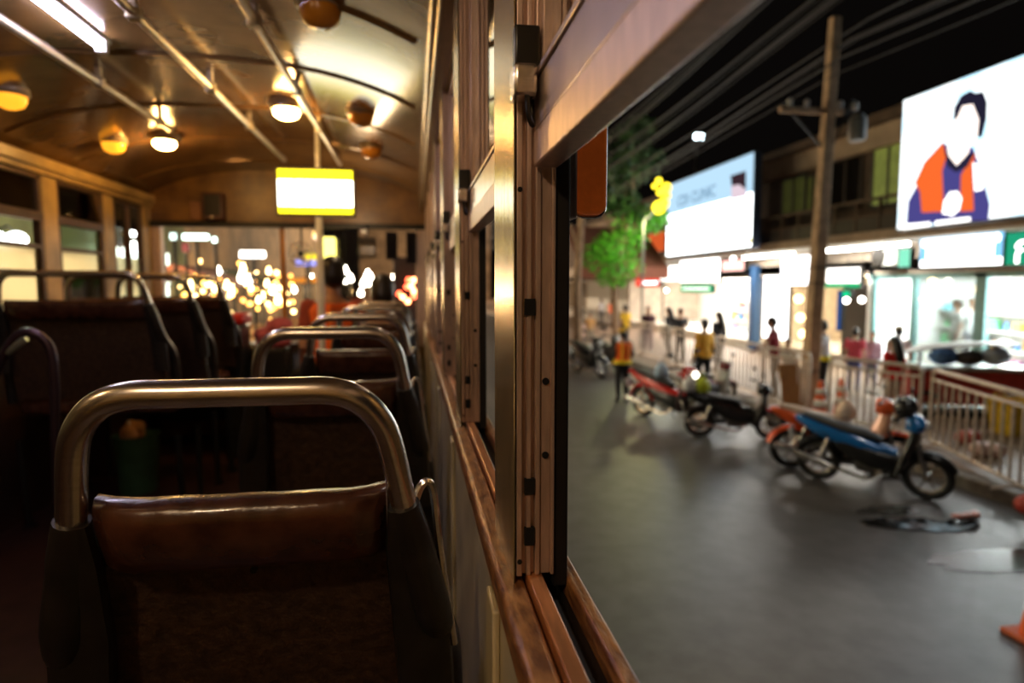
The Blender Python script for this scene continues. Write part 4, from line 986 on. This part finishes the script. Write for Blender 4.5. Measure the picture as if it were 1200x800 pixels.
red = glow('tail_red', (1, .10, .04), 14); amb = glow('tail_amber', (1, .35, .14), 18)
for px, py, m_ in ((485, 328, amb), (482, 335, amb), (485, 341, amb), (477, 336, red), (472, 348, amb), (478, 353, amb), (485, 347, red), (479, 328, red), (468, 344, red)):
    c = atY(px, py, Y-.03); MB().lathe([(.05, Y-.05), (.06, Y-.02), (.06, Y+.01)], (c.x, 0, c.z), 'Y', 14).build('tail_light', m_, t, True)
# ============================================================== motorcycles
def motorcycle(rear, front, label, body, accent, seatc=(.015, .013, .012), rim=(.6, .58, .55), fender=None, lamp_on=None, lean=.07):
    """step-through motorcycle; local +X is forward, wheels touch z=0"""
    d = Vector((front.x-rear.x, front.y-rear.y, 0)); rz = math.atan2(d.y, d.x); c = (rear+front)/2
    s = max(.92, min(1.08, d.length/1.24))
    t = thing('motorcycle', label, 'motorcycle', (c.x, c.y, 0), rz, 'motorcycles parked along the kerb')
    t.rotation_euler = (lean, 0, rz); t.scale = (s, s, s)
    k = '%s' % (body,)
    bm_ = mat('paint_'+k, body, .25, .1, .08, 6, coat=.5); ac = mat('paint_%s' % (accent,), accent, .3, .1, .08, 6, coat=.4)
    fe = mat('paint_%s' % (fender or body,), fender or body, .3, 0, .08, 6)
    tire = mat('tire_black', (.01, .01, .01), .75); rimm = mat('rim_%s' % (rim,), rim, .25, .9); st = mat('seat_%s' % (seatc,), seatc, .5, 0, .2, 20, .1)
    for x in (-.62, .62):
        w = MB().torus((x, 0, .28), .235, .045, 'Y', 32, 10).build('wheel', tire, t)
        m = MB().torus((x, 0, .28), .19, .017, 'Y', 32, 8)
        for j in range(6):
            a = j*PI/3; m.tube([(x+.03*math.cos(a), 0, .28+.03*math.sin(a)), (x+.19*math.cos(a), 0, .28+.19*math.sin(a))], .012, 6)
        m.lathe([(.05, -.05), (.055, 0), (.05, .05)], (x, 0, .28), 'Y', 16).build('rim', rimm, w)
    for s_ in (-1, 1): MB().tube([(.62, s_*.075, .28), (.52, s_*.07, .62), (.46, s_*.05, .82)], [.022, .024, .022], 10).build('fork', mat('fork_grey', (.35, .34, .33), .3, .8), t)
    def fend(cx, a0, a1, r, w):
        R = []
        for j in range(11):
            a = math.radians(a0+(a1-a0)*j/10)
            R.append([Vector((cx+(r+dr)*math.cos(a), y, .28+(r+dr)*math.sin(a))) for y, dr in ((-w, -.03), (-w*.7, .0), (0, .012), (w*.7, .0), (w, -.03), (w*.7, -.012), (0, -.002), (-w*.7, -.012))])
        return MB().rings(R)
    fend(.62, 20, 150, .315, .075).build('front_fender', fe, t, ang=60)
    fend(-.62, 15, 165, .325, .085).build('rear_fender', fe, t, ang=60)
    MB().loft([(.26, .30, 0, .04, .15), (.42, .36, 0, .07, .19), (.58, .42, 0, .08, .20), (.74, .47, 0, .07, .17), (.86, .49, 0, .05, .11)], 'Z', 16).build('leg_shield', ac, t)
    MB().loft([(.84, .47, 0, .10, .12), (.92, .49, 0, .12, .14), (1.0, .46, 0, .09, .10), (1.03, .44, 0, .05, .06)], 'Z', 16).build('front_cowl', bm_, t)
    MB().ell((.585, 0, .90), (.05, .085, .055)).build('headlight', lamp_on or mat('lens_clear', (.7, .7, .68), .1), t)
    MB().tube(curvepts([(.33, -.34, 1.03), (.40, -.2, 1.03), (.44, 0, 1.0), (.40, .2, 1.03), (.33, .34, 1.03)], 5), .013, 8).build('handlebar', darkmetal, t)
    for s_ in (-1, 1):
        MB().tube([(.37, s_*.24, 1.03), (.32, s_*.36, 1.03)], .019, 10).build('grip', rubber, t)
        mr = MB().tube([(.40, s_*.2, 1.03), (.41, s_*.26, 1.16), (.38, s_*.30, 1.22)], .007, 6).build('mirror_stalk', darkmetal, t)
        MB().ell((.375, s_*.31, 1.25), (.018, .065, .04), 14, 8).build('mirror', darkmetal, mr)
        MB().tube([(-.58, s_*.10, .30), (-.46, s_*.11, .62)], [.03, .028], 10).build('shock', chrome, t)
        MB().tube([(-.62, s_*.06, .28), (-.05, s_*.08, .33)], .022, 8).build('swingarm', darkmetal, t)
    MB().loft([(.30, 0, .52, .05, .06), (.12, 0, .52, .10, .09), (-.10, 0, .58, .14, .14), (-.40, 0, .67, .15, .14), (-.68, 0, .75, .12, .10), (-.90, 0, .82, .05, .035)], 'X', 16).build('body_shell', bm_, t)
    MB().loft([(.10, 0, .50, .135, .05), (-.20, 0, .58, .142, .06), (-.5, 0, .67, .142, .05), (-.72, 0, .74, .10, .03)], 'X', 14).build('side_panel', ac, t)
    MB().loft([(.36, 0, .40, .05, .10), (.22, 0, .40, .13, .13), (.0, 0, .44, .155, .14), (-.25, 0, .52, .155, .12), (-.42, 0, .60, .13, .07)], 'X', 16, 3).build('under_cowl', mat('cowl_black', (.012, .012, .013), .35, 0, .1, 8), t)
    MB().loft([(.13, 0, .66, .07, .03), (-.06, 0, .72, .13, .05), (-.34, 0, .765, .14, .05), (-.6, 0, .83, .12, .045), (-.80, 0, .875, .07, .025)], 'X', 16).build('seat', st, t)
    MB().ell((-.91, 0, .80), (.03, .07, .03)).build('tail_light', mat('lens_red', (.5, .01, .01), .15, coat=.5), t)
    MB().box((-.95, 0, .60), (.015, .20, .14), Euler((0, -.3, 0)).to_matrix()).build('number_plate', mat('plate_white', (.7, .7, .66), .5), t, bevel=.006)
    MB().tube([(-.80, 0, .58), (-.95, 0, .62)], .02, 6).build('plate_arm', darkmetal, t)
    MB().loft([(.22, 0, .33, .09, .10), (.05, 0, .32, .12, .12), (-.15, 0, .33, .11, .10)], 'X', 14).build('engine', mat('engine_grey', (.16, .15, .14), .4, .8), t)
    MB().tube(curvepts([(.15, -.10, .28), (.0, -.14, .18), (-.25, -.15, .22), (-.4, -.16, .26)], 5), .02, 8).tube([(-.4, -.16, .26), (-.5, -.165, .29), (-.86, -.17, .37)], [.03, .048, .045], 12).build('exhaust', chrome, t)
    for s_ in (-1, 1): MB().tube([(.05, s_*.1, .24), (.05, s_*.28, .25)], .018, 8).build('foot_peg', rubber, t)
    MB().tube([(-.05, .10, .24), (-.12, .24, .0+.018)], .011, 6).build('kick_stand', darkmetal, t)
    return t
def gp(px, py): return atZ(px, py, 0)
blk = (.012, .012, .013)
b1 = motorcycle(gp(958, 561), gp(1086, 585), 'blue and black motorcycle in front of the barrier, helmet on its mirror', (.010, .16, .50), blk, rim=(.7, .65, .6), fender=blk)
b2 = motorcycle(gp(926, 548), gp(1046, 557), 'orange motorcycle with a pale seat half hidden behind the blue one', (.85, .12, .02), (.75, .35, .2), (.5, .36, .24), fender=(.85, .10, .02))
b3 = motorcycle(gp(828, 512), gp(893, 514), 'black motorcycle parked left of the orange rear fender', (.008, .008, .009), (.015, .012, .012), fender=(.03, .02, .018), rim=(.5, .3, .2))
b4 = motorcycle(gp(752, 487), gp(820, 503), 'red motorcycle with white stripe nearest the man in the orange vest', (.55, .015, .012), (.06, .03, .035), rim=(.6, .45, .3), lamp_on=glow('head_lamp', (1, .9, .7), 7))
motorcycle(gp(806, 478), gp(850, 473), 'maroon motorcycle behind the red one and the black one', (.20, .03, .03), (.5, .5, .48))
motorcycle(gp(668, 434), gp(716, 446), 'dark motorcycle far left beside the bus window frame', (.02, .02, .022), (.05, .045, .04))
motorcycle(gp(690, 428), gp(738, 440), 'grey motorcycle behind the man in the orange vest', (.12, .12, .13), (.04, .04, .05))
# helmet on the blue motorcycle
c = b1.matrix_basis @ Vector((.40, -.22, 1.17))
t = thing('helmet', 'round black helmet hung on the mirror of the blue motorcycle', 'helmet', c-Vector((0, 0, .12)))
MB().ell(c, (.125, .14, .125), 20, 14).build('shell', mat('helmet_black', (.012, .011, .012), .18, coat=.6), t, True)
MB().ell(c+Vector((.0, -.03, -.01)), (.118, .125, .06), 18, 10).build('visor', mat('visor_smoke', (.03, .03, .03), .08), t, True)
MB().torus(c+Vector((0, 0, -.105)), .075, .014, 'Z', 20, 6).build('rim', rubber, t, True)
# bag and stripe on neighbours
for px, bk, lx, lz, cc, lab in ((826, b3, -.60, .99, (.55, .65, .03), 'lime green bag standing on the rear of the black motorcycle seat'), (812, b3, -.82, 1.01, (.75, .75, .78), 'white plastic bag on the tail of the black motorcycle'), (768, b4, -.15, .91, (.45, .6, .8), 'pale blue bag standing on the red motorcycle seat'), (1012, b2, .02, .86, (.85, .62, .45), 'beige bag standing on the orange motorcycle seat')):
    c = bk.matrix_basis @ Vector((lx, 0, lz))
    m = MB().loft([(c.z-.13, c.x, c.y, .10, .07), (c.z-.08, c.x, c.y, .13, .10), (c.z+.02, c.x, c.y, .12, .09), (c.z+.09, c.x, c.y, .07, .05), (c.z+.13, c.x, c.y, .03, .02)], 'Z', 14).tube(curvepts([c+Vector((-.05, 0, .1)), c+Vector((-.035, 0, .19)), c+Vector((.035, 0, .19)), c+Vector((.05, 0, .1))], 4), .008, 6)
    tag(m.build('carrier_bag', mat('bag_%d' % px, cc, .5, 0, .15, 9)), lab, 'bag')

# =================================================================== people
VX = .0095
def person(px, yh, h, zg, label, top, bottom, face=0.0, skin=(.42, .22, .13), hair=(.01, .008, .007), long_hair=False, sleeves='short', legs='long', pose=None, lean=0.0, pos=None, shoes=(.02, .018, .016), hat=None, vest=None, sit=False, belt=None):
    p = pos if pos is not None else atZ(px, yh, zg+h)
    if pos is None and p.x < KX+.1 and zg > 0: zg = 0; p = atZ(px, yh, h)
    k = h/1.77
    t = thing('person', label, 'person', (p.x, p.y, zg), face); t.scale = (k, k, k)
    J = dict(sl=(-.185, 0, 1.41), el=(-.235, -.03, 1.13), wl=(-.235, .05, .89), sr=(.185, 0, 1.41), er=(.235, -.03, 1.13), wr=(.235, .05, .89),
             hl=(-.092, 0, .90), kl=(-.10, .02, .49), al=(-.105, -.03, .085), hr=(.092, 0, .90), kr=(.10, .02, .49), ar=(.105, -.03, .085))
    if pose: J.update(pose)
    J = {a: Vector(b) for a, b in J.items()}
    Rl = Matrix.Rotation(-lean, 3, 'X'); piv = Vector((0, 0, .95))
    def L(v): v = Vector(v); return piv + Rl @ (v-piv)
    for a in ('sl', 'el', 'wl', 'sr', 'er', 'wr'): J[a] = L(J[a])
    def torso(m, secs, g):
        rings = []
        for z, cy, rx, ry in secs:
            rings.append([L((math.cos(2*PI*i/18)*(rx+g), cy+math.sin(2*PI*i/18)*(ry+g), z)) for i in range(18)])
        m.rings(rings)
    TS = [(.86, 0, .11, .09), (.89, 0, .155, .11), (.95, -.005, .165, .115), (1.06, 0, .145, .10), (1.18, .005, .150, .105), (1.30, .005, .172, .112), (1.39, 0, .178, .098), (1.435, -.005, .13, .085), (1.465, -.005, .075, .068)]
    m = MB()
    torso(m, TS + [(1.49, 0, .057, .058), (1.56, .012, .054, .057), (1.60, .02, .05, .05)], 0)
    hc = L((0, .025, 1.655)); hr = Rl
    m.ell(hc, (.078, .098, .118), 18, 14, hr).ell(L((0, .055, 1.595)), (.052, .055, .058), 14, 10, hr)
    m.ell(L((0, .122, 1.640)), (.014, .020, .024), 8, 6, hr).ell(L((0, .108, 1.600)), (.026, .010, .012), 8, 6, hr)
    for s in (-1, 1): m.ell(L((s*.077, .015, 1.65)), (.012, .022, .034), 8, 6, hr)
    for a, b, c_, s in (('sl', 'el', 'wl', -1), ('sr', 'er', 'wr', 1)):
        A, B, C = J[a], J[b], J[c_]
        m.limb([A, A.lerp(B, .5), B, B.lerp(C, .4), C], [.053, .046, .038, .037, .026], 12)
        u = (C-B).normalized(); side = u.cross(Vector((0, 1, 0)) if abs(u.y) < .9 else Vector((1, 0, 0))).normalized(); nrm = side.cross(u)
        Rm = Matrix((side, nrm, u)).transposed()
        m.ell(C+u*.055, (.040, .018, .055), 10, 8, Rm)
        for j, (off, ln) in enumerate(((-.030, .062), (-.010, .075), (.010, .070), (.030, .052))):
            b0 = C+u*.09+side*off; m.limb([b0, b0+u*ln*.5+side*off*.15+nrm*.006, b0+u*ln+side*off*.2+nrm*.022], [.0105, .0100, .0090], 6)
        b0 = C+u*.03+side*.034*s; m.limb([b0, b0+u*.035+side*.028*s, b0+u*.065+side*.032*s+nrm*.012], [.012, .011, .0095], 6)
    for a, b, c_ in (('hl', 'kl', 'al'), ('hr', 'kr', 'ar')):
        A, B, C = J[a], J[b], J[c_]
        m.limb([A, A.lerp(B, .5), B, B.lerp(C, .35), C], [.088, .073, .053, .052, .036], 12)
        f = Vector((0, 1, 0)); m.ell(C+Vector((0, .065, -.045)), (.042, .115, .036), 12, 8)
    body = m.build('body', mat('skin_%s' % (skin,), skin, .5, 0, .08, 5), t, remesh=VX)
    for s in (-1, 1): MB().ell(L((s*.031, .113, 1.667)), (.011, .007, .007), 8, 6).build('eye', mat('eye_dark', (.02, .015, .012), .2), t)
    # shirt
    m = MB(); torso(m, [(.88, 0, .155, .115)] + TS[2:8], .016)
    fr = {'none': 0, 'short': .62, 'long': 2}[sleeves]
    for a, b, c_ in (('sl', 'el', 'wl'), ('sr', 'er', 'wr')):
        A, B, C = J[a], J[b], J[c_]
        if fr == 2: m.limb([A, A.lerp(B, .5), B, B.lerp(C, .5), B.lerp(C, .93)], [.066, .060, .054, .050, .042], 12)
        elif fr: m.limb([A, A.lerp(B, .3), A.lerp(B, fr)], [.066, .063, .060], 12)
    m.build('shirt', mat('cloth_%s' % (top,), top, .85, 0, .12, 8, .1), t, remesh=.014)
    if vest:
        m = MB(); torso(m, [(.93, 0, .185, .125)] + TS[3:8], .055); m.build('vest', mat('cloth_%s' % (vest[0],), vest[0], .7, 0, .08, 8), t, remesh=.014)
        for z in (.98, ): m = MB(); torso(m, [(z-.045, 0, .168, .118), (z, 0, .166, .115), (z+.045, 0, .170, .118)], .066); m.build('reflective_band', mat('cloth_%s' % (vest[1],), vest[1], .5, 0, .05, 8), t)
        for s in (-1, 1): MB().tube([L((s*.09, -.150, 1.03)), L((s*.09, -.160, 1.25)), L((s*.085, -.135, 1.42))], .022, 8, flat=.4).build('reflective_strap', mat('cloth_%s' % (vest[1],), vest[1], .5, 0, .05, 8), t)
    if belt:
        m = MB(); torso(m, [(.90, 0, .168, .122), (.95, 0, .172, .126), (1.0, 0, .166, .120)], .018); m.build('waist_band', mat('cloth_%s' % (belt,), belt, .6), t)
    # lower garment
    m = MB()
    if legs == 'skirt':
        m.rings([[Vector((math.cos(2*PI*i/18)*rx, math.sin(2*PI*i/18)*ry, z)) for i in range(18)] for z, rx, ry in ((.50, .21, .17), (.70, .20, .155), (.86, .185, .135), (.98, .165, .118))])
    else:
        m.rings([[L((math.cos(2*PI*i/18)*(rx+.015), math.sin(2*PI*i/18)*(ry+.015), z)) for i in range(18)] for z, rx, ry in ((.84, .13, .10), (.90, .155, .112), (.99, .160, .112))])
        for a, b, c_ in (('hl', 'kl', 'al'), ('hr', 'kr', 'ar')):
            A, B, C = J[a], J[b], J[c_]
            if legs == 'long': m.limb([A, A.lerp(B, .5), B, B.lerp(C, .5), C+Vector((0, 0, .02))], [.100, .088, .070, .064, .058], 12)
            else: m.limb([A, A.lerp(B, .4), A.lerp(B, .75)], [.100, .092, .086], 12)
    m.build({'skirt': 'skirt', 'long': 'trousers', 'short': 'shorts'}[legs], mat('cloth_%s' % (bottom,), bottom, .85, 0, .12, 8, .1), t, remesh=.014)
    for a in ('al', 'ar'):
        C = J[a]; MB().ell(C+Vector((0, .068, -.045)), (.050, .128, .038), 12, 8).build('shoe', mat('shoe_%s' % (shoes,), shoes, .6), t)
    # hair
    m = MB().ell(L((0, .003, 1.692)), (.091, .110, .096), 18, 12, hr).ell(L((0, -.03, 1.64)), (.088, .084, .10), 16, 10, hr)
    if long_hair: m.limb([L((0, -.055, 1.64)), L((0, -.10, 1.50)), L((0, -.135, 1.36)), L((0, -.140, 1.26))], [.092, .096, .085, .05], 14)
    m.build('hair', mat('hair_%s' % (hair,), hair, .4, 0, .2, 40), t, remesh=.011)
    if hat:
        MB().ell(L((0, .005, 1.72)), (.096, .112, .075), 18, 10, hr).ell(L((0, .10, 1.715)), (.075, .085, .010), 14, 6, hr).build('cap', mat('cap_%s' % (hat,), hat, .7), t)
    return t
dk = (.012, .011, .012)
# guard on the road, seen from behind (facing up the street)
person(730, 385, 1.62, 0, 'person in an orange vest with yellow bands standing on the road', (.05, .04, .035), dk, face=.15, sleeves='long', vest=((.95, .14, .01), (1, .72, .02)), hat=(.75, .45, .04), pose=dict(el=(-.25, -.02, 1.13), wl=(-.19, .16, .98), er=(.25, -.02, 1.13), wr=(.19, .16, .98)))
person(733, 357, 1.70, .15, 'person in a yellow shirt behind the one in the orange vest', (.80, .48, .02), (.03, .03, .035), face=.4)
person(760, 359, 1.66, .15, 'person with dark hair in a dark maroon top near the red sign', (.05, .012, .02), (.10, .05, .10), face=2.8, long_hair=True)
person(784, 360, 1.68, .15, 'person in black, left one of the two beside the mustard jacket', (.012, .012, .014), dk, face=.8, long_hair=True, sleeves='long')
person(798, 361, 1.70, .15, 'person in black with bent arms, right one of the pair in black', (.014, .013, .016), (.02, .02, .022), face=3.3, sleeves='long', pose=dict(el=(-.27, .02, 1.15), wl=(-.08, .22, 1.22), er=(.27, .02, 1.15), wr=(.08, .22, 1.18)))
person(826, 374, 1.78, 0, 'person in a mustard yellow jacket and black trousers walking away', (.78, .40, .04), (.008, .008, .009), face=.2, sleeves='long', pose=dict(kl=(-.10, .12, .50), al=(-.10, .02, .10), kr=(.10, -.02, .49), ar=(.10, -.20, .12)))
person(843, 365, 1.68, .15, 'person with long black hair in a black top beside the mustard jacket', (.015, .012, .014), (.05, .045, .045), face=.3, long_hair=True, sleeves='long')
person(910, 371, 1.73, .15, 'person in a burgundy shirt reaching out to one side over the barrier', (.22, .010, .022), (.10, .09, .085), face=1.0, lean=.12, sleeves='short', pose=dict(el=(-.40, .16, 1.22), wl=(-.58, .34, 1.12), er=(.28, .05, 1.14), wr=(.26, .25, 1.05)))
person(924, 396, 1.29, .15, 'child in a white shirt beside the burgundy shirt', (.78, .76, .72), (.5, .45, .4), face=2.2, legs='short')
person(968, 375, 1.70, .15, 'person in a white shirt with a yellow waistband right of the power pole', (.70, .73, .78), (.02, .02, .024), face=.9, lean=.08, belt=(.85, .75, .02), pose=dict(el=(-.30, .08, 1.16), wl=(-.22, .28, 1.16), er=(.28, .08, 1.14), wr=(.22, .28, 1.10)))
person(1049, 394, 1.53, .15, 'person with long black hair in a red shirt and shorts behind the barrier', (.80, .022, .015), (.6, .42, .30), face=.1, long_hair=True, legs='short', skin=(.62, .38, .25))
person(1054, 382, 1.58, .15, 'person in a pale top and beige hat behind the red shirt', (.7, .55, .45), (.3, .3, .35), face=-.4, hat=(.45, .32, .18))
person(1003, 384, 1.46, .15, 'person in a red and lime top between the power pole and the red shirt', (.75, .10, .15), (.10, .12, .3), face=-.9, skin=(.6, .36, .24))
person(1023, 388, 1.34, .15, 'person in a pale patterned top beside the red shirt', (.55, .35, .42), (.2, .18, .25), face=2.4, sleeves='long')
a = atX(1122, 345, 12.2)
person(0, 0, 1.72, .0, 'shop staff in a white shirt standing in the white shop doorway', (.75, .75, .73), (.35, .33, .30), face=1.1, pos=Vector((13.1, yX(1121, 370, 13.1), 0)), sleeves='short').location.z = .5
person(0, 0, 1.76, .0, 'shop staff with dark hair behind the one in white', (.72, .74, .74), (.25, .25, .27), face=2.6, pos=Vector((13.9, yX(1139, 365, 13.9), 0))).location.z = .5
person(705, 349, 1.66, .15, 'person in a white shirt far up the sidewalk left of the yellow shirt', (.75, .76, .8), (.15, .14, .14), face=.3)
person(716, 351, 1.60, .15, 'person in an orange red top far up the sidewalk', (.75, .14, .05), (.2, .15, .12), face=.6)
person(692, 366, 1.45, .15, 'person in a tan top far up the sidewalk near the bus window frame', (.55, .30, .12), (.3, .25, .2), face=3.0)
person(681, 372, 1.40, .15, 'person in a pink beige top by the tan tree trunk', (.55, .35, .28), (.12, .1, .1), face=.2)
# passengers in the bus
sitp = dict(kl=(-.12, .42, .86), al=(-.12, .40, .45), kr=(.12, .42, .86), ar=(.12, .40, .45), wl=(-.14, .25, .92), wr=(.14, .25, .92), hl=(-.092, .02, .92), hr=(.092, .02, .92))
q = atY(448, 323, 4.48)
o = person(0, 0, 1.66, 0, 'person with short black hair sitting in the front single seat', (.05, .04, .05), (.02, .02, .03), pos=Vector((q.x, 4.50, 0)), pose=sitp)
o.location.z = q.z - 1.66
q = atY(389, 302, 4.50)
o = person(0, 0, 1.62, 0, 'person in an orange vest sitting up front beside the display pole', (.30, .05, .03), (.02, .02, .03), pos=Vector((q.x, 4.50, 0)), pose=sitp, face=.5, vest=((.95, .16, .02), (.95, .25, .03)))
o.location.z = q.z - 1.62
# stool for the orange vest, cool box and pink cloth bag at the front of the bus
zs = o.location.z + .79*1.62/1.77
t = thing('stool', 'dark padded stool under the person in the orange vest in the bus', 'stool', (q.x, 4.53, FL))
MB().lathe([(.17, zs-FL-.05), (.18, zs-FL-.03), (.17, zs-FL)], n=20).build('seat', leather, t)
MB().tube([(0, 0, .02), (0, 0, zs-FL-.05)], .03, 10).lathe([(.16, 0), (.15, .02)], n=20).build('stem', darkmetal, t)
a = atY(264, 367, 4.7); b = atY(288, 400, 4.7)
t = thing('cool_box', 'black box with a red lid at the front of the bus aisle', 'box', ((a.x+b.x)/2, 4.7, FL))
zl = atY(276, 379, 4.7).z
MB().span(a.x, b.x, 4.6, 4.85, FL, zl).build('body', black_pl, t, True, bevel=.015)
MB().span(a.x-.01, b.x+.01, 4.59, 4.86, zl, a.z).build('lid', mat('lid_red', (.55, .012, .010), .4), t, True, bevel=.02)
a = atY(303, 372, 4.9); b = atY(338, 408, 4.9)
m = MB(); z0 = b.z
for i in range(7): m.ell(((a.x+b.x)/2+random.uniform(-.06, .06), 4.9+random.uniform(-.04, .04), z0+.03+.025*i), (.10, .07, .05), 10, 7)
t = thing('fabric_bag', 'bulky pink fabric bag on a stand left of the display pole', 'bag', ((a.x+b.x)/2, 4.9, FL))
m.build('bag_body', mat('pink_cloth', (.42, .09, .12), .8, 0, .3, 9, .3), t, True, remesh=.012)
MB().span((a.x+b.x)/2-.1, (a.x+b.x)/2+.1, 4.82, 4.98, FL, z0+.01).build('stand', black_pl, t, True, bevel=.01)

# ================================================================= lighting
w = bpy.data.worlds.new('night'); S.world = w; w.use_nodes = True
w.node_tree.nodes['Background'].inputs[0].default_value = (.010, .008, .007, 1)
w.node_tree.nodes['Background'].inputs[1].default_value = .25
# street lamps over the road (behind the bus and further up) and added fills
lamp('street_lamp_light', 'SPOT', (3.4, 1.5, 8.5), 480, (1, .92, .80), .25, (0, 0, 0), 2.1)
lamp('street_lamp_light', 'SPOT', (5.0, 9.5, 8.5), 420, (1, .78, .5), .25, (0, .35, 0), 2.0)
lamp('opposite_fill', 'POINT', (-7.5, 14, 5.5), 700, (.9, 1, .75), .2)  # added fill that brings out the green wall opposite
lamp('cab_fill', 'POINT', (-.45, 4.6, Z(.55)), 5, (1, .7, .4), .05)  # added fill on the passenger in the orange vest
lamp('street_lamp_light', 'SPOT', (4.5, 19, 8.5), 500, (1, .80, .55), .25, (0, 0, 0), 2.2)
lamp('street_lamp_light', 'SPOT', (-4.5, 12, 8), 900, (1, .85, .6), .25, (0, 0, 0), 2.2)
lamp('street_lamp_light', 'SPOT', (-4.5, 28, 8), 900, (1, .75, .45), .25, (0, 0, 0), 2.2)
S.view_settings.view_transform = 'Standard'
S.view_settings.look = 'None'
S.view_settings.gamma = 1
S.view_settings.use_curve_mapping = False
S.view_settings.exposure = 0
